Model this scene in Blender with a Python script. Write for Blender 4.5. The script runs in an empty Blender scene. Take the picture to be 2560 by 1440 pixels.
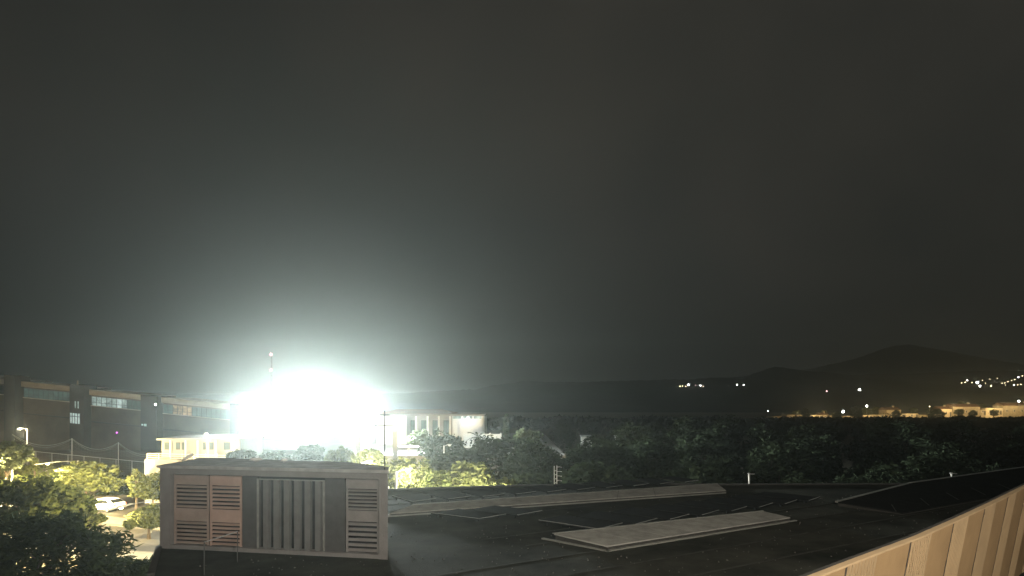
import bpy, math, random
import numpy as np
from mathutils import Vector, Matrix

random.seed(7)
rng = np.random.default_rng(7)
S = bpy.context.scene
C = S.collection
R = math.radians
CAM_Z = 12.5
F = 1500.0                      # focal length in pixels of the 2560 px wide photograph

# ------------------------------------------------------------------ camera
cam_d = bpy.data.cameras.new('camera')
cam = bpy.data.objects.new('camera', cam_d); C.objects.link(cam)
cam.location = (0, 0, CAM_Z); cam.rotation_euler = (R(90), 0, 0)
cam_d.sensor_width = 36.0; cam_d.lens = 36.0 * F / 2560.0
cam_d.shift_y = 280.0 / 2560.0
cam_d.clip_start = 0.1; cam_d.clip_end = 9000
S.camera = cam
S.view_settings.view_transform = 'Standard'; S.view_settings.look = 'None'
S.view_settings.exposure = 0.0; S.view_settings.gamma = 1.0
S.view_settings.use_curve_mapping = False
cy = S.cycles
cy.max_bounces = 5; cy.diffuse_bounces = 2; cy.glossy_bounces = 2
cy.transmission_bounces = 3; cy.transparent_max_bounces = 6; cy.volume_bounces = 0
cy.caustics_reflective = False; cy.caustics_refractive = False
cy.use_denoising = True
cy.use_light_tree = False
cy.sample_clamp_indirect = 4.0

# ------------------------------------------------------------------ night sky
W = bpy.data.worlds.new('World'); S.world = W; W.use_nodes = True
nt = W.node_tree; bg = nt.nodes['Background']
tc = nt.nodes.new('ShaderNodeTexCoord')
nz = nt.nodes.new('ShaderNodeTexNoise'); nz.inputs['Scale'].default_value = 1.6
nz.inputs['Detail'].default_value = 4; nz.inputs['Roughness'].default_value = .55
nt.links.new(tc.outputs['Generated'], nz.inputs['Vector'])
cr = nt.nodes.new('ShaderNodeValToRGB')
cr.color_ramp.elements[0].position = .3; cr.color_ramp.elements[0].color = (.0085, .0110, .0108, 1)
cr.color_ramp.elements[1].position = .75; cr.color_ramp.elements[1].color = (.0360, .0325, .0265, 1)
nt.links.new(nz.outputs['Fac'], cr.inputs['Fac'])
nt.links.new(cr.outputs['Color'], bg.inputs['Color'])
bg.inputs['Strength'].default_value = 1.0

HAZE_DENSITY = 0.00038
FLOOD_I = 60000.0              # W/sr of all floodlights together
LAMP_COLOR = (1.0, .79, .38)

# lamp high on the wall of the taller building behind the camera, out of the picture: it lights the roof
def spot(name, loc, target, I, color, cone=70, blend=.5, size=.15, parent=None):
    d = bpy.data.lights.new(name, 'SPOT'); d.energy = I * 4 * math.pi
    d.color = color; d.spot_size = R(cone); d.spot_blend = blend; d.shadow_soft_size = size
    o = bpy.data.objects.new(name, d); C.objects.link(o)
    loc = Vector(loc); v = Vector(target) - loc
    o.rotation_euler = v.to_track_quat('-Z', 'Y').to_euler()
    if parent: o.parent = parent; o.location = loc - parent.location
    else: o.location = loc
    return o
def point(name, loc, I, color, size=.2, parent=None):
    d = bpy.data.lights.new(name, 'POINT'); d.energy = I * 4 * math.pi
    d.color = color; d.shadow_soft_size = size
    o = bpy.data.objects.new(name, d); C.objects.link(o)
    o.location = Vector(loc) - (parent.location if parent else Vector((0, 0, 0)))
    if parent: o.parent = parent
    return o
spot('roof_wall_lamp', (5, -6, 18), (0, 16.5, 7.5), 1600, (1.0, .90, .77), cone=100, blend=1.0)

# ------------------------------------------------------------------ helpers
def P(px, py, Y):               # a point seen at pixel (px, py), Y metres in front of the camera
    return Vector(((px - 1280) / F * Y, Y, CAM_Z - (py - 1000) / F * Y))
def G(px, py, z=0.0):           # the point at height z seen at pixel (px, py)
    Y = (CAM_Z - z) / ((py - 1000) / F)
    return Vector(((px - 1280) / F * Y, Y, z))
def tag(o, label=None, cat=None, group=None, kind=None):
    if label: o['label'] = label
    if cat: o['category'] = cat
    if group: o['group'] = group
    if kind: o['kind'] = kind
    return o
def thing(name, label, cat, loc=(0, 0, 0), rz=0.0, group=None):
    o = bpy.data.objects.new(name, None); C.objects.link(o)
    o.location = loc; o.rotation_euler = (0, 0, rz); o.empty_display_size = .3
    return tag(o, label, cat, group)
def link(name, me, parent=None, mat=None):
    o = bpy.data.objects.new(name, me); C.objects.link(o)
    if parent: o.parent = parent
    if mat and not me.materials: me.materials.append(mat)
    return o
def copy_tree(o, parent=None):
    c = o.copy(); C.objects.link(c)
    if parent: c.parent = parent
    for ch in list(o.children): copy_tree(ch, c)
    return c

ORD = ['first', 'second', 'third', 'fourth', 'fifth', 'sixth', 'seventh', 'eighth', 'ninth', 'tenth', 'eleventh', 'twelfth', 'thirteenth', 'fourteenth', 'fifteenth', 'sixteenth', 'seventeenth', 'eighteenth', 'nineteenth',
       'twentieth'] + ['twenty-' + w for w in ('first', 'second', 'third', 'fourth', 'fifth', 'sixth', 'seventh', 'eighth', 'ninth')] + ['thirtieth'] + ['thirty-' + w for w in ('first', 'second', 'third', 'fourth', 'fifth', 'sixth', 'seventh', 'eighth', 'ninth')] + ['fortieth'] + ['forty-' + w for w in ('first', 'second', 'third', 'fourth', 'fifth', 'sixth', 'seventh', 'eighth', 'ninth')]
def label_in_order(items, text):     # items: things; text has one %s for the place counted from the left
    for k, o in enumerate(sorted(items, key=lambda o: o.location.x/max(o.location.y, 1))): o['label'] = text % ORD[k]
class MB:
    def __init__(s): s.v = []; s.f = []
    def add(s, vs, fs):
        b = len(s.v); s.v += [tuple(v) for v in vs]; s.f += [tuple(b + i for i in f) for f in fs]; return s
    def obox(s, o, u, v, w):     # box from a corner and three edge vectors
        o, u, v, w = map(Vector, (o, u, v, w))
        vs = [o, o+u, o+u+v, o+v, o+w, o+u+w, o+u+v+w, o+v+w]
        fs = [(0,3,2,1),(4,5,6,7),(0,1,5,4),(1,2,6,5),(2,3,7,6),(3,0,4,7)]
        if u.cross(v).dot(w) < 0: fs = [f[::-1] for f in fs]
        return s.add(vs, fs)
    def box(s, x0, x1, y0, y1, z0, z1): return s.obox((x0, y0, z0), (x1-x0, 0, 0), (0, y1-y0, 0), (0, 0, z1-z0))
    def tube(s, p, q, r0, r1=None, n=8, caps=True):
        p, q = Vector(p), Vector(q); r1 = r0 if r1 is None else r1
        d = (q - p).normalized(); a = d.orthogonal().normalized(); b = d.cross(a)
        vs = []
        for k in range(n):
            t = 2*math.pi*k/n; e = a*math.cos(t) + b*math.sin(t)
            vs += [p + e*r0, q + e*r1]
        fs = [(2*k, 2*((k+1) % n), 2*((k+1) % n)+1, 2*k+1) for k in range(n)]
        if caps: fs += [tuple(2*k for k in range(n))[::-1], tuple(2*k+1 for k in range(n))]
        return s.add(vs, fs)
    def path(s, pts, r, n=6):
        for a, b in zip(pts, pts[1:]): s.tube(a, b, r, r, n)
        return s
    def prism(s, poly, z0, z1):  # counter-clockwise polygon extruded upward
        n = len(poly)
        vs = [(x, y, z0) for x, y in poly] + [(x, y, z1) for x, y in poly]
        return s.add(vs, [tuple(range(n))[::-1], tuple(range(n, 2*n))] + [(k, (k+1) % n, n+(k+1) % n, n+k) for k in range(n)])
    def ball(s, c, r, seg=10, ring=6, sz=1.0):
        c = Vector(c); vs = [c + Vector((0, 0, r*sz))]
        for i in range(1, ring):
            t = math.pi*i/ring
            for j in range(seg):
                a = 2*math.pi*j/seg
                vs.append(c + Vector((r*math.sin(t)*math.cos(a), r*math.sin(t)*math.sin(a), r*sz*math.cos(t))))
        vs.append(c - Vector((0, 0, r*sz))); L = len(vs) - 1; fs = []
        for j in range(seg):
            fs.append((0, 1+j, 1+(j+1) % seg)); b = 1+(ring-2)*seg; fs.append((L, b+(j+1) % seg, b+j))
            for i in range(ring-2):
                a = 1+i*seg; fs.append((a+j, a+seg+j, a+seg+(j+1) % seg, a+(j+1) % seg))
        return s.add(vs, fs)
    def mesh(s, name, mat=None, smooth=False, off=None):
        me = bpy.data.meshes.new(name)
        vs = s.v if off is None else [(x-off[0], y-off[1], z-off[2]) for x, y, z in s.v]
        me.from_pydata(vs, [], s.f); me.update()
        if mat: me.materials.append(mat)
        if smooth: me.polygons.foreach_set('use_smooth', [True]*len(me.polygons))
        return me
    def build(s, name, mat, parent=None, smooth=False, world=False):
        off = parent.location if (world and parent) else None
        return link(name, s.mesh(name, mat, smooth, off), parent)

# ------------------------------------------------------------------ materials
def mat(name, col, rough=.8, var=.25, scale=3.0, bump=0.0, metal=0.0, col2=None, fine=None, spec=.3):
    m = bpy.data.materials.new(name); m.use_nodes = True
    n = m.node_tree.nodes; l = m.node_tree.links; b = n['Principled BSDF']
    b.inputs['Roughness'].default_value = rough; b.inputs['Metallic'].default_value = metal
    b.inputs['Specular IOR Level'].default_value = spec
    t = n.new('ShaderNodeTexCoord'); z = n.new('ShaderNodeTexNoise')
    z.inputs['Scale'].default_value = scale; z.inputs['Detail'].default_value = 8; z.inputs['Roughness'].default_value = .65
    l.new(t.outputs['Object'], z.inputs['Vector'])
    r = n.new('ShaderNodeValToRGB'); e = r.color_ramp.elements
    c2 = col2 or tuple(c*(1+var) for c in col); c1 = tuple(c*(1-var) for c in col) if col2 is None else col
    e[0].position = .3; e[0].color = (*c1, 1); e[1].position = .7; e[1].color = (*c2, 1)
    l.new(z.outputs['Fac'], r.inputs['Fac']); l.new(r.outputs['Color'], b.inputs['Base Color'])
    if bump:
        z2 = n.new('ShaderNodeTexNoise'); z2.inputs['Scale'].default_value = fine or scale*8; z2.inputs['Detail'].default_value = 5
        l.new(t.outputs['Object'], z2.inputs['Vector'])
        bp = n.new('ShaderNodeBump'); bp.inputs['Strength'].default_value = bump; bp.inputs['Distance'].default_value = .05
        l.new(z2.outputs['Fac'], bp.inputs['Height']); l.new(bp.outputs['Normal'], b.inputs['Normal'])
    return m
def leaf_mat(name, dark, light, trans=.35, scale=1.2):
    m = bpy.data.materials.new(name); m.use_nodes = True
    n = m.node_tree.nodes; l = m.node_tree.links; b = n['Principled BSDF']
    b.inputs['Roughness'].default_value = .9; b.inputs['Specular IOR Level'].default_value = .02
    t = n.new('ShaderNodeTexCoord'); z = n.new('ShaderNodeTexNoise')
    z.inputs['Scale'].default_value = scale; z.inputs['Detail'].default_value = 6; z.inputs['Roughness'].default_value = .8
    l.new(t.outputs['Object'], z.inputs['Vector'])
    r = n.new('ShaderNodeValToRGB'); e = r.color_ramp.elements
    e[0].position = .35; e[0].color = (*dark, 1); e[1].position = .65; e[1].color = (*light, 1)
    l.new(z.outputs['Fac'], r.inputs['Fac']); l.new(r.outputs['Color'], b.inputs['Base Color'])
    tr = n.new('ShaderNodeBsdfTranslucent'); l.new(r.outputs['Color'], tr.inputs['Color'])
    mx = n.new('ShaderNodeMixShader'); mx.inputs[0].default_value = trans
    l.new(b.outputs[0], mx.inputs[1]); l.new(tr.outputs[0], mx.inputs[2])
    l.new(mx.outputs[0], n['Material Output'].inputs['Surface'])
    return m
def emit(name, col, strength, sample=False):
    m = bpy.data.materials.new(name); m.use_nodes = True
    n = m.node_tree.nodes; l = m.node_tree.links; b = n['Principled BSDF']
    b.inputs['Base Color'].default_value = (.6, .6, .6, 1)
    b.inputs['Emission Color'].default_value = (*col, 1); b.inputs['Emission Strength'].default_value = strength
    if not sample: m.cycles.emission_sampling = 'NONE'
    return m
def window_emit(name, c1, c2, s1, scale=1.0):   # a lit room behind glass, uneven
    m = emit(name, c1, s1); n = m.node_tree.nodes; l = m.node_tree.links; b = n['Principled BSDF']
    b.inputs['Base Color'].default_value = (.05, .06, .06, 1); b.inputs['Roughness'].default_value = .1
    t = n.new('ShaderNodeTexCoord'); z = n.new('ShaderNodeTexNoise'); z.inputs['Scale'].default_value = scale
    z.inputs['Detail'].default_value = 5; z.inputs['Roughness'].default_value = .7
    l.new(t.outputs['Object'], z.inputs['Vector'])
    r = n.new('ShaderNodeValToRGB'); e = r.color_ramp.elements
    e[0].position = .35; e[0].color = (*c2, 1); e[1].position = .65; e[1].color = (*c1, 1)
    l.new(z.outputs['Fac'], r.inputs['Fac']); l.new(r.outputs['Color'], b.inputs['Emission Color'])
    return m

M = {}
M['soil'] = mat('soil', (.10, .085, .06), .95, .4, .25, .6, col2=(.17, .15, .11), fine=3)
M['asphalt'] = mat('asphalt', (.075, .068, .058), .9, .2, .5, .3, fine=20)
M['paving'] = mat('paving', (.30, .28, .24), .9, .18, 1.2, .2)
M['kerb'] = mat('kerb', (.16, .15, .13), .9, .2, 3)
M['court'] = mat('court', (.10, .12, .09), .9, .25, .3, .2)
M['hill'] = mat('hill', (.020, .024, .015), 1, .4, .02, .8, col2=(.05, .05, .035), fine=.3)
M['roofdeck'] = mat('roofdeck', (.020, .022, .018), .95, .3, .45, .3, col2=(.065, .065, .053), fine=14, spec=.02)
M['membrane'] = mat('membrane', (.30, .295, .28), .9, .3, 2, spec=.05)
M['stone'] = mat('gravel', (.11, .10, .09), .9, .4, 40)
M['coping'] = mat('coping', (.22, .21, .18), .7, .2, 3)
M['cover'] = mat('cover', (.34, .335, .30), .8, .28, 2.2, .15, fine=20)
M['kerbdark'] = mat('kerbdark', (.05, .048, .042), .8, .2, 3)
M['flash'] = mat('flash', (.22, .22, .195), .5, .2, 4, metal=.0)
M['panel'] = mat('panel', (.020, .021, .020), .9, .2, 2, spec=.03)
M['panelframe'] = mat('panelframe', (.24, .24, .22), .5, .2, 5)
M['render_'] = mat('plaster', (.19, .18, .172), .92, .16, 1.4, .3, fine=18)
M['salmon_dull'] = mat('salmon_dull', (.29, .225, .19), .7, .14, 2.2, .1)  # left leaf: shade of the jamb put into a duller door colour
M['salmon'] = mat('salmon', (.38, .265, .215), .7, .12, 2.2, .1)  # right leaf: warm light put into a brighter door colour
M['louvre'] = mat('louvre', (.215, .20, .19), .6, .15, 3)
M['darkmetal'] = mat('darkmetal', (.07, .068, .066), .6, .2, 3)
M['inside'] = mat('inside', (.02, .02, .02), .9, .2, 3)  # near-black, stands for the shade behind the louvres
M['fin'] = mat('fin', (.14, .138, .132), .6, .15, 3)
M['wall_plain'] = mat('wall_plain', (.32, .214, .108), .85, .12, 1.3, .06, fine=25)
M['wall_rib'] = mat('wall_rib', (.40, .29, .165), .8, .08, 1.5, .1)
for k_ in ('wall_plain', 'wall_rib'):
    n = M[k_].node_tree.nodes; l = M[k_].node_tree.links; b = n['Principled BSDF']
    src = b.inputs['Base Color'].links[0].from_socket
    oi = n.new('ShaderNodeObjectInfo'); hs = n.new('ShaderNodeHueSaturation'); mr = n.new('ShaderNodeMapRange')
    mr.inputs['To Min'].default_value = .84; mr.inputs['To Max'].default_value = 1.14
    l.new(oi.outputs['Random'], mr.inputs['Value']); l.new(mr.outputs['Result'], hs.inputs['Value']); l.new(src, hs.inputs['Color'])
    st = n.new('ShaderNodeTexNoise'); st.inputs['Scale'].default_value = 3.5; st.inputs['Detail'].default_value = 6
    mp = n.new('ShaderNodeMapping'); mp.inputs['Scale'].default_value = (1, 1, .6); tcx = n.new('ShaderNodeTexCoord')
    l.new(tcx.outputs['Object'], mp.inputs['Vector']); l.new(mp.outputs['Vector'], st.inputs['Vector'])
    m2 = n.new('ShaderNodeMapRange'); m2.inputs['From Min'].default_value = .35; m2.inputs['From Max'].default_value = .7
    m2.inputs['To Min'].default_value = .96; m2.inputs['To Max'].default_value = 1.03; l.new(st.outputs['Fac'], m2.inputs['Value'])
    mx = n.new('ShaderNodeVectorMath'); mx.operation = 'SCALE'; l.new(hs.outputs['Color'], mx.inputs[0]); l.new(m2.outputs['Result'], mx.inputs['Scale'])
    l.new(mx.outputs['Vector'], b.inputs['Base Color'])
M['galv'] = mat('galv', (.40, .40, .39), .5, .15, 6)
M['white'] = mat('white', (.75, .74, .70), .6, .08, 4)
M['pole'] = mat('pole', (.30, .30, .28), .6, .15, 4)
M['polewhite'] = mat('polewhite', (.62, .60, .55), .6, .1, 4)
M['concrete'] = mat('concrete', (.30, .285, .26), .9, .2, .6, .2)
M['school_wall'] = mat('school_wall', (.10, .075, .055), .9, .25, .25, .2)
M['fascia'] = mat('fascia', (.34, .29, .23), .85, .2, .4)
M['tower'] = mat('tower', (.05, .045, .04), .9, .2, .3)
M['frame_dark'] = mat('frame_dark', (.05, .055, .055), .6, .2, 3)
M['bark'] = mat('bark', (.11, .085, .06), .95, .35, 6, .8)
M['barkdark'] = mat('barkdark', (.05, .04, .03), .95, .35, 6, .8)
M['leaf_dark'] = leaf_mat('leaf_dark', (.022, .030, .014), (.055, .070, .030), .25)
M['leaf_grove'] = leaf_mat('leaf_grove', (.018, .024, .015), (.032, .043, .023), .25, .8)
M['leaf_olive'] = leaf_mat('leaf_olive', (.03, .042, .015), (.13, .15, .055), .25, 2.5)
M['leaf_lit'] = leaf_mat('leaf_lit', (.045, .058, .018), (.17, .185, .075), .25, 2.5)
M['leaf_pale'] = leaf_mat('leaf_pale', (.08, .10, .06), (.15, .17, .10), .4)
M['rubber'] = mat('rubber', (.02, .02, .02), .8, .1, 5)
M['carpaint'] = mat('carpaint', (.72, .72, .70), .25, .03, 2, spec=.5)
M['cargrey'] = mat('cargrey', (.30, .30, .31), .25, .05, 2, spec=.5)
M['carglass'] = mat('carglass', (.02, .023, .025), .08, .1, 2, spec=.6)
M['rim'] = mat('rim', (.35, .35, .35), .4, .1, 3, metal=.6)
M['carlight'] = mat('carlight', (.6, .58, .52), .2, .1, 3)
M['tail'] = mat('tail', (.35, .02, .02), .3, .1, 3)
M['tile'] = mat('tile', (.16, .09, .06), .9, .3, .5, .3)
M['house'] = mat('house', (.55, .45, .30), .9, .15, .25, .1)
M['house_stone'] = mat('house_stone', (.36, .29, .19), .95, .35, .6, .6, fine=1.5)
M['shutter'] = mat('shutter', (.06, .05, .04), .7, .2, 3)
M['net'] = mat('net', (.28, .28, .24), .9, .2, 4)
M['lamp_white'] = emit('lamp_white', (1, 1, .96), 60)
M['lamp_warm'] = emit('lamp_warm', (1, .84, .55), 30)
M['far_white'] = emit('far_white', (1, .96, .92), 26)
M['far_warm'] = emit('far_warm', (1, .80, .48), 12)
M['far_pink'] = emit('far_pink', (1, .55, .55), 6)
M['red_lamp'] = emit('red_lamp', (1, .18, .22), 30)
M['magenta_lamp'] = emit('magenta_lamp', (.85, .1, .9), 5)
M['win_lit'] = window_emit('win_lit', (.6, .75, .68), (.16, .22, .2), .65, .8)
M['win_dim'] = window_emit('win_dim', (.14, .23, .20), (.04, .07, .06), .42, .6)
M['win_bright'] = window_emit('win_bright', (.75, .9, .85), (.4, .5, .48), .75, 1.2)
M['win_warm'] = window_emit('win_warm', (.9, .6, .3), (.10, .07, .05), .5, .9)

# ================================================================== SETTING
def sheet(name, poly, z, m, parent=None, kind='structure'):
    mb = MB(); mb.add([(x, y, z) for x, y in poly], [tuple(range(len(poly)))])
    o = mb.build(name, m, parent)
    if kind: o['kind'] = kind
    return o
sheet('ground', [(-3000, -60), (3000, -60), (3000, 3300), (-3000, 3300)], 0.0, M['soil'])

# street on the left, bending behind the roof
axis = [(-170, 104), (-90, 76), (-43.2, 57.0), (-33.0, 53.4), (-20, 50.6), (10, 50), (80, 50)]
def offset_line(line, d):
    out = []
    for i, (x, y) in enumerate(line):
        a = line[max(i-1, 0)]; b = line[min(i+1, len(line)-1)]
        t = Vector((b[0]-a[0], b[1]-a[1])).normalized()
        out.append((x - t.y*d, y + t.x*d))
    return out
def strip(name, line, d0, d1, z, m, h=None, kind='structure'):
    a, b = offset_line(line, d0), offset_line(line, d1); mb = MB(); n = len(line)
    if h is None:
        mb.add([(x, y, z) for x, y in a] + [(x, y, z) for x, y in b], [(k, k+1, n+k+1, n+k) for k in range(n-1)])
    else:
        for k in range(n-1):
            vs = [(*a[k], z), (*a[k+1], z), (*b[k+1], z), (*b[k], z)]
            vs += [(x, y, h) for x, y, _ in vs]
            mb.add(vs, [(4,5,6,7),(0,1,5,4),(1,2,6,5),(2,3,7,6),(3,0,4,7)])
    o = mb.build(name, m); o['kind'] = kind; return o
strip('road', axis, -3.6, 3.6, .008, M['asphalt'])
strip('pavement', axis, 3.75, 6.4, 0, M['paving'], .13)
strip('pavement', axis, -6.0, -3.75, 0, M['paving'], .13)
strip('kerb', axis, 3.6, 3.75, 0, M['kerb'], .14)
strip('kerb', axis, -3.75, -3.6, 0, M['kerb'], .14)
sheet('car_park', [(-120, 82), (-100, 98), (-22, 86), (-24, 60), (-43, 64.5), (-90, 83)], .004, M['asphalt'])
sheet('sports_court', [(-130, 99), (-24, 94), (-24, 124), (-130, 124)], .006, M['court'])
# raised terrace under the colonnaded building
mb = MB(); mb.prism([(-26, 90), (8, 90), (8, 150), (-26, 150)], 0, 4.2); mb.build('terrace', M['concrete'])['kind'] = 'structure'

# hills
def hill(name, ridge, Yr, Y0, Y1, z0, amp, seed):
    r = random.Random(seed); cols = 640; rows = 14; jr = np.random.default_rng(seed)
    xs = np.linspace(-1400, 3600, cols); pr = sorted(ridge)
    py = np.interp(xs, [p[0] for p in pr], [p[1] for p in pr])
    ph = [(r.uniform(0, 6.28), r.uniform(.8, 1.2)) for _ in range(8)]
    mb = MB(); vs = []
    for j in range(rows):
        t = j/(rows-1)
        if t <= .7: q = t/.7; Y = Y0 + (Yr-Y0)*q; hgt = q**1.15
        else: q = (t-.7)/.3; Y = Yr + (Y1-Yr)*q; hgt = 1 - q
        for i in range(cols):
            zt = CAM_Z + (1000-py[i])/F*Yr
            w = sum(math.sin(xs[i]*.012*f*(1+k*.8) + p + j*.9*(k % 3))/(1+k*.8) for k, (p, f) in enumerate(ph))
            z = z0 + (zt - z0)*hgt + amp*w*hgt*.5 + amp*.9*hgt*(jr.random()-.5)
            vs.append(((xs[i]-1280)/F*Yr, Y, z))
    mb.add(vs, [(j*cols+i, j*cols+i+1, (j+1)*cols+i+1, (j+1)*cols+i) for j in range(rows-1) for i in range(cols-1)])
    o = mb.build(name, M['hill'], smooth=True); o['kind'] = 'structure'; return o
hill('hill', [(-1400, 992), (300, 990), (700, 985), (1000, 985), (1200, 970), (1300, 953), (1500, 955), (1700, 947), (1860, 940),
              (1930, 916), (2000, 926), (2120, 938), (2300, 930), (2560, 925), (3600, 930)], 1500, 560, 2000, -2, 2.2, 3)
hill('mountain', [(-1400, 985), (1500, 975), (1800, 960), (1950, 935), (2100, 905), (2220, 868), (2270, 860), (2400, 882), (2560, 912), (3600, 930)], 2500, 1700, 3100, -2, 4, 5)

# ================================================================== OUR BUILDING: the dark roof
bld = thing('flat_roofed_building', 'low building with wide dark gravel roof filling the foreground right of the louvred plant room', 'building', (0, 0, 0))
roof_poly = [(-3.0, 1.0), (42, 1.0), (46, 42), (30, 35.5), (21, 32.0), (10.9, 31.8), (6.9, 32.2), (.4, 31.4), (-6.2, 30.0), (-11.6, 29.0), (-11.4, 21.0), (-10.78, 18.15), (-9.3, 15.3)]
mb = MB(); mb.prism(roof_poly, 0, 7.9); mb.build('wall', M['concrete'], bld)
o = MB(); o.prism(roof_poly, 7.903, 8.0); o.build('roof_deck', M['roofdeck'], bld)
mb = MB()
edge = roof_poly[2:]
for a, b in zip(edge, edge[1:]):
    a, b = Vector((*a, 8.0)), Vector((*b, 8.0)); t = (b-a).normalized(); nrm = Vector((-t.y, t.x, 0))
    mb.obox(a, b-a, nrm*.16, (0, 0, .07))
mb.build('roof_edge', M['kerbdark'], bld)
# lap seams of the roof membrane
d = Vector((.87, .493, 0)); e = Vector((-.493, .87, 0)); m = MB(); sr = random.Random(4)
for k in range(-6, 16):
    o_ = Vector((0, 11, 8.003)) + e*(k*1.55 + sr.uniform(-.1, .1)); a = o_ - d*30; b = o_ + d*45
    inside = lambda p: p.y < 28.5 and p.y > 3 and p.x > -9.0 - max(0, 0) and p.x < 40 and not (p.x < -2.6 and 15.5 < p.y < 22)
    t0 = -30.0
    while t0 < 45:
        L = sr.uniform(3, 7); p, q = o_ + d*t0, o_ + d*(t0+L)
        if inside(p) and inside(q): m.obox(p + e*sr.uniform(-.015, .015), d*(L-.01), e*.09, (0, 0, .006))
        t0 += L
M['seam'] = mat('seam', (.046, .046, .040), .85, .4, 1.5, spec=.05); m.build('membrane_seam', M['seam'], bld)['kind'] = 'stuff'
# loose gravel
mb = MB()
for _ in range(1500):
    Y = 9 + 20*random.random()**1.4; x = random.uniform(-.6, .9)*Y
    if x < -9.2 + (15.3-Y)*.45 and Y < 15.3: continue
    if x < -9 and Y > 15: continue
    r = random.uniform(.012, .035); c = Vector((x, Y, 8.0 + r*.5)); a = random.random()*6.3
    vs = [c + Vector((math.cos(a+k*2.09)*r, math.sin(a+k*2.09)*r, -r*.5)) for k in range(3)] + [c + Vector((0, 0, r*.7))]
    mb.add(vs, [(0, 1, 3), (1, 2, 3), (2, 0, 3)])
mb.build('gravel', M['stone'], bld)['kind'] = 'stuff'

def rooflight(label, low, up, seg=8):
    """long low rooflight: pale cover from a lower (near) edge to an upper (far) edge, dark kerb, pale flashing"""
    a0, a1 = Vector((*low[0], 8.085)), Vector((*low[1], 8.085)); b0, b1 = Vector((*up[0], 8.16)), Vector((*up[1], 8.16))
    t = thing('rooflight', label, 'rooflight', ((a0.x+b0.x)/2, (a0.y+b0.y)/2, 8.0), 0, 'long rooflights on the dark roof')
    for k in range(seg):
        f0, f1 = k/seg, (k+1)/seg - .0015
        q = [a0.lerp(a1, f0), a0.lerp(a1, f1), b0.lerp(b1, f1), b0.lerp(b1, f0)]
        m = MB(); up_ = Vector((0, 0, .035))
        m.add(q + [p + up_ for p in q], [(3,2,1,0),(4,5,6,7),(0,1,5,4),(1,2,6,5),(2,3,7,6),(3,0,4,7)])
        m.build('cover', M['cover'], t, world=True)
    m = MB(); q = [a0, a1, b1, b0]; cen = (a0+a1+b0+b1)/4
    qi = [p + (cen-p).normalized()*.05 for p in q]
    lo = [Vector((p.x, p.y, 8.003)) for p in qi]; hi = [p - Vector((0, 0, .006)) for p in qi]
    m.add(lo + hi, [(4,5,6,7),(0,1,5,4),(1,2,6,5),(2,3,7,6),(3,0,4,7)]); m.build('kerb', M['kerbdark'], t, world=True)
    m = MB()
    d = (a1-a0).normalized(); e = (b0-a0); e.z = 0; e.normalize()
    for p, s, w in ((a0 - e*.22 - d*.22, d*((a1-a0).length+.22), e*.09), (a0 - e*.22 - d*.22, e*((b0-a0).length+.5), d*.09)):
        m.obox((p.x, p.y, 8.003), (s.x, s.y, 0), (w.x, w.y, 0), (0, 0, .045))
    m.build('flashing', M['flash'], t, world=True)
    m = MB(); m.obox(b0 + Vector((0, 0, .036)), b1-b0, e*.07, (0, 0, .02)); m.build('ridge_trim', M['flash'], t, world=True)
    return t
rooflight('wide pale rooflight strip with pointed near end, nearest to the camera on the dark roof', [(2.85, 18.0), (10.4, 22.4)], [(1.35, 19.3), (9.75, 23.25)], 7)
rooflight('long thin pale rooflight strip starting behind the right corner of the plant room', [(-4.75, 23.2), (10.4, 29.1)], [(-4.1, 24.6), (10.6, 30.9)], 8)

def panel_row(start, step, n, a, b, labels, group):
    a, b = Vector((*a, 0)), Vector((*b, 0))
    for k in range(n):
        o = Vector((*start, 8.0)) + Vector((*step, 0))*k
        t = thing('roof_panel', labels[0] if k == 0 else labels[1], 'roof panel', o, 0, group)
        m = MB(); m.obox((0, 0, .10), a, b + Vector((0, 0, .05)), (0, 0, .04)); m.build('panel', M['panel'], t)
        m = MB(); e = a.normalized(); f = b.normalized()
        m.obox((0, 0, .142), a, f*.035, (0, 0, .014))
        if k == 0: m.obox((0, 0, .1425), b + Vector((0, 0, .05)), e*.035, (0, 0, .014))
        m.build('frame', M['panelframe'], t)
        m = MB()
        for u, v in ((.1, .1), (.9, .1), (.1, .9), (.9, .9)):
            q = a*u + b*v; m.box(q.x-.03, q.x+.03, q.y-.03, q.y+.03, .003, .10)
        m.build('feet', M['panel'], t)
panel_row((2.95, 20.25), (1.42, .82), 8, (.98, 1.0), (-2.0, 1.25),
          ['dark roof panel with pale corner edges, first of the row behind the nearest rooflight', 'dark roof panel with one pale edge in the row behind the nearest rooflight'], 'roof panels behind the nearest rooflight')
panel_row((-1.2, 22.0), (1.42, .72), 2, (.98, .9), (-1.9, .9),
          ['lone dark roof panel with pale corner edges lying between the two rooflights', 'dark roof panel behind the lone one between the two rooflights'], 'roof panels between the rooflights')
panel_row((-4.3, 25.7), (1.5, .68), 10, (.95, .8), (-1.1, 1.3),
          ['dark roof panel beside the plant room corner behind the long thin rooflight', 'dark roof panel in the row behind the long thin rooflight'], 'roof panels behind the thin rooflight')
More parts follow.
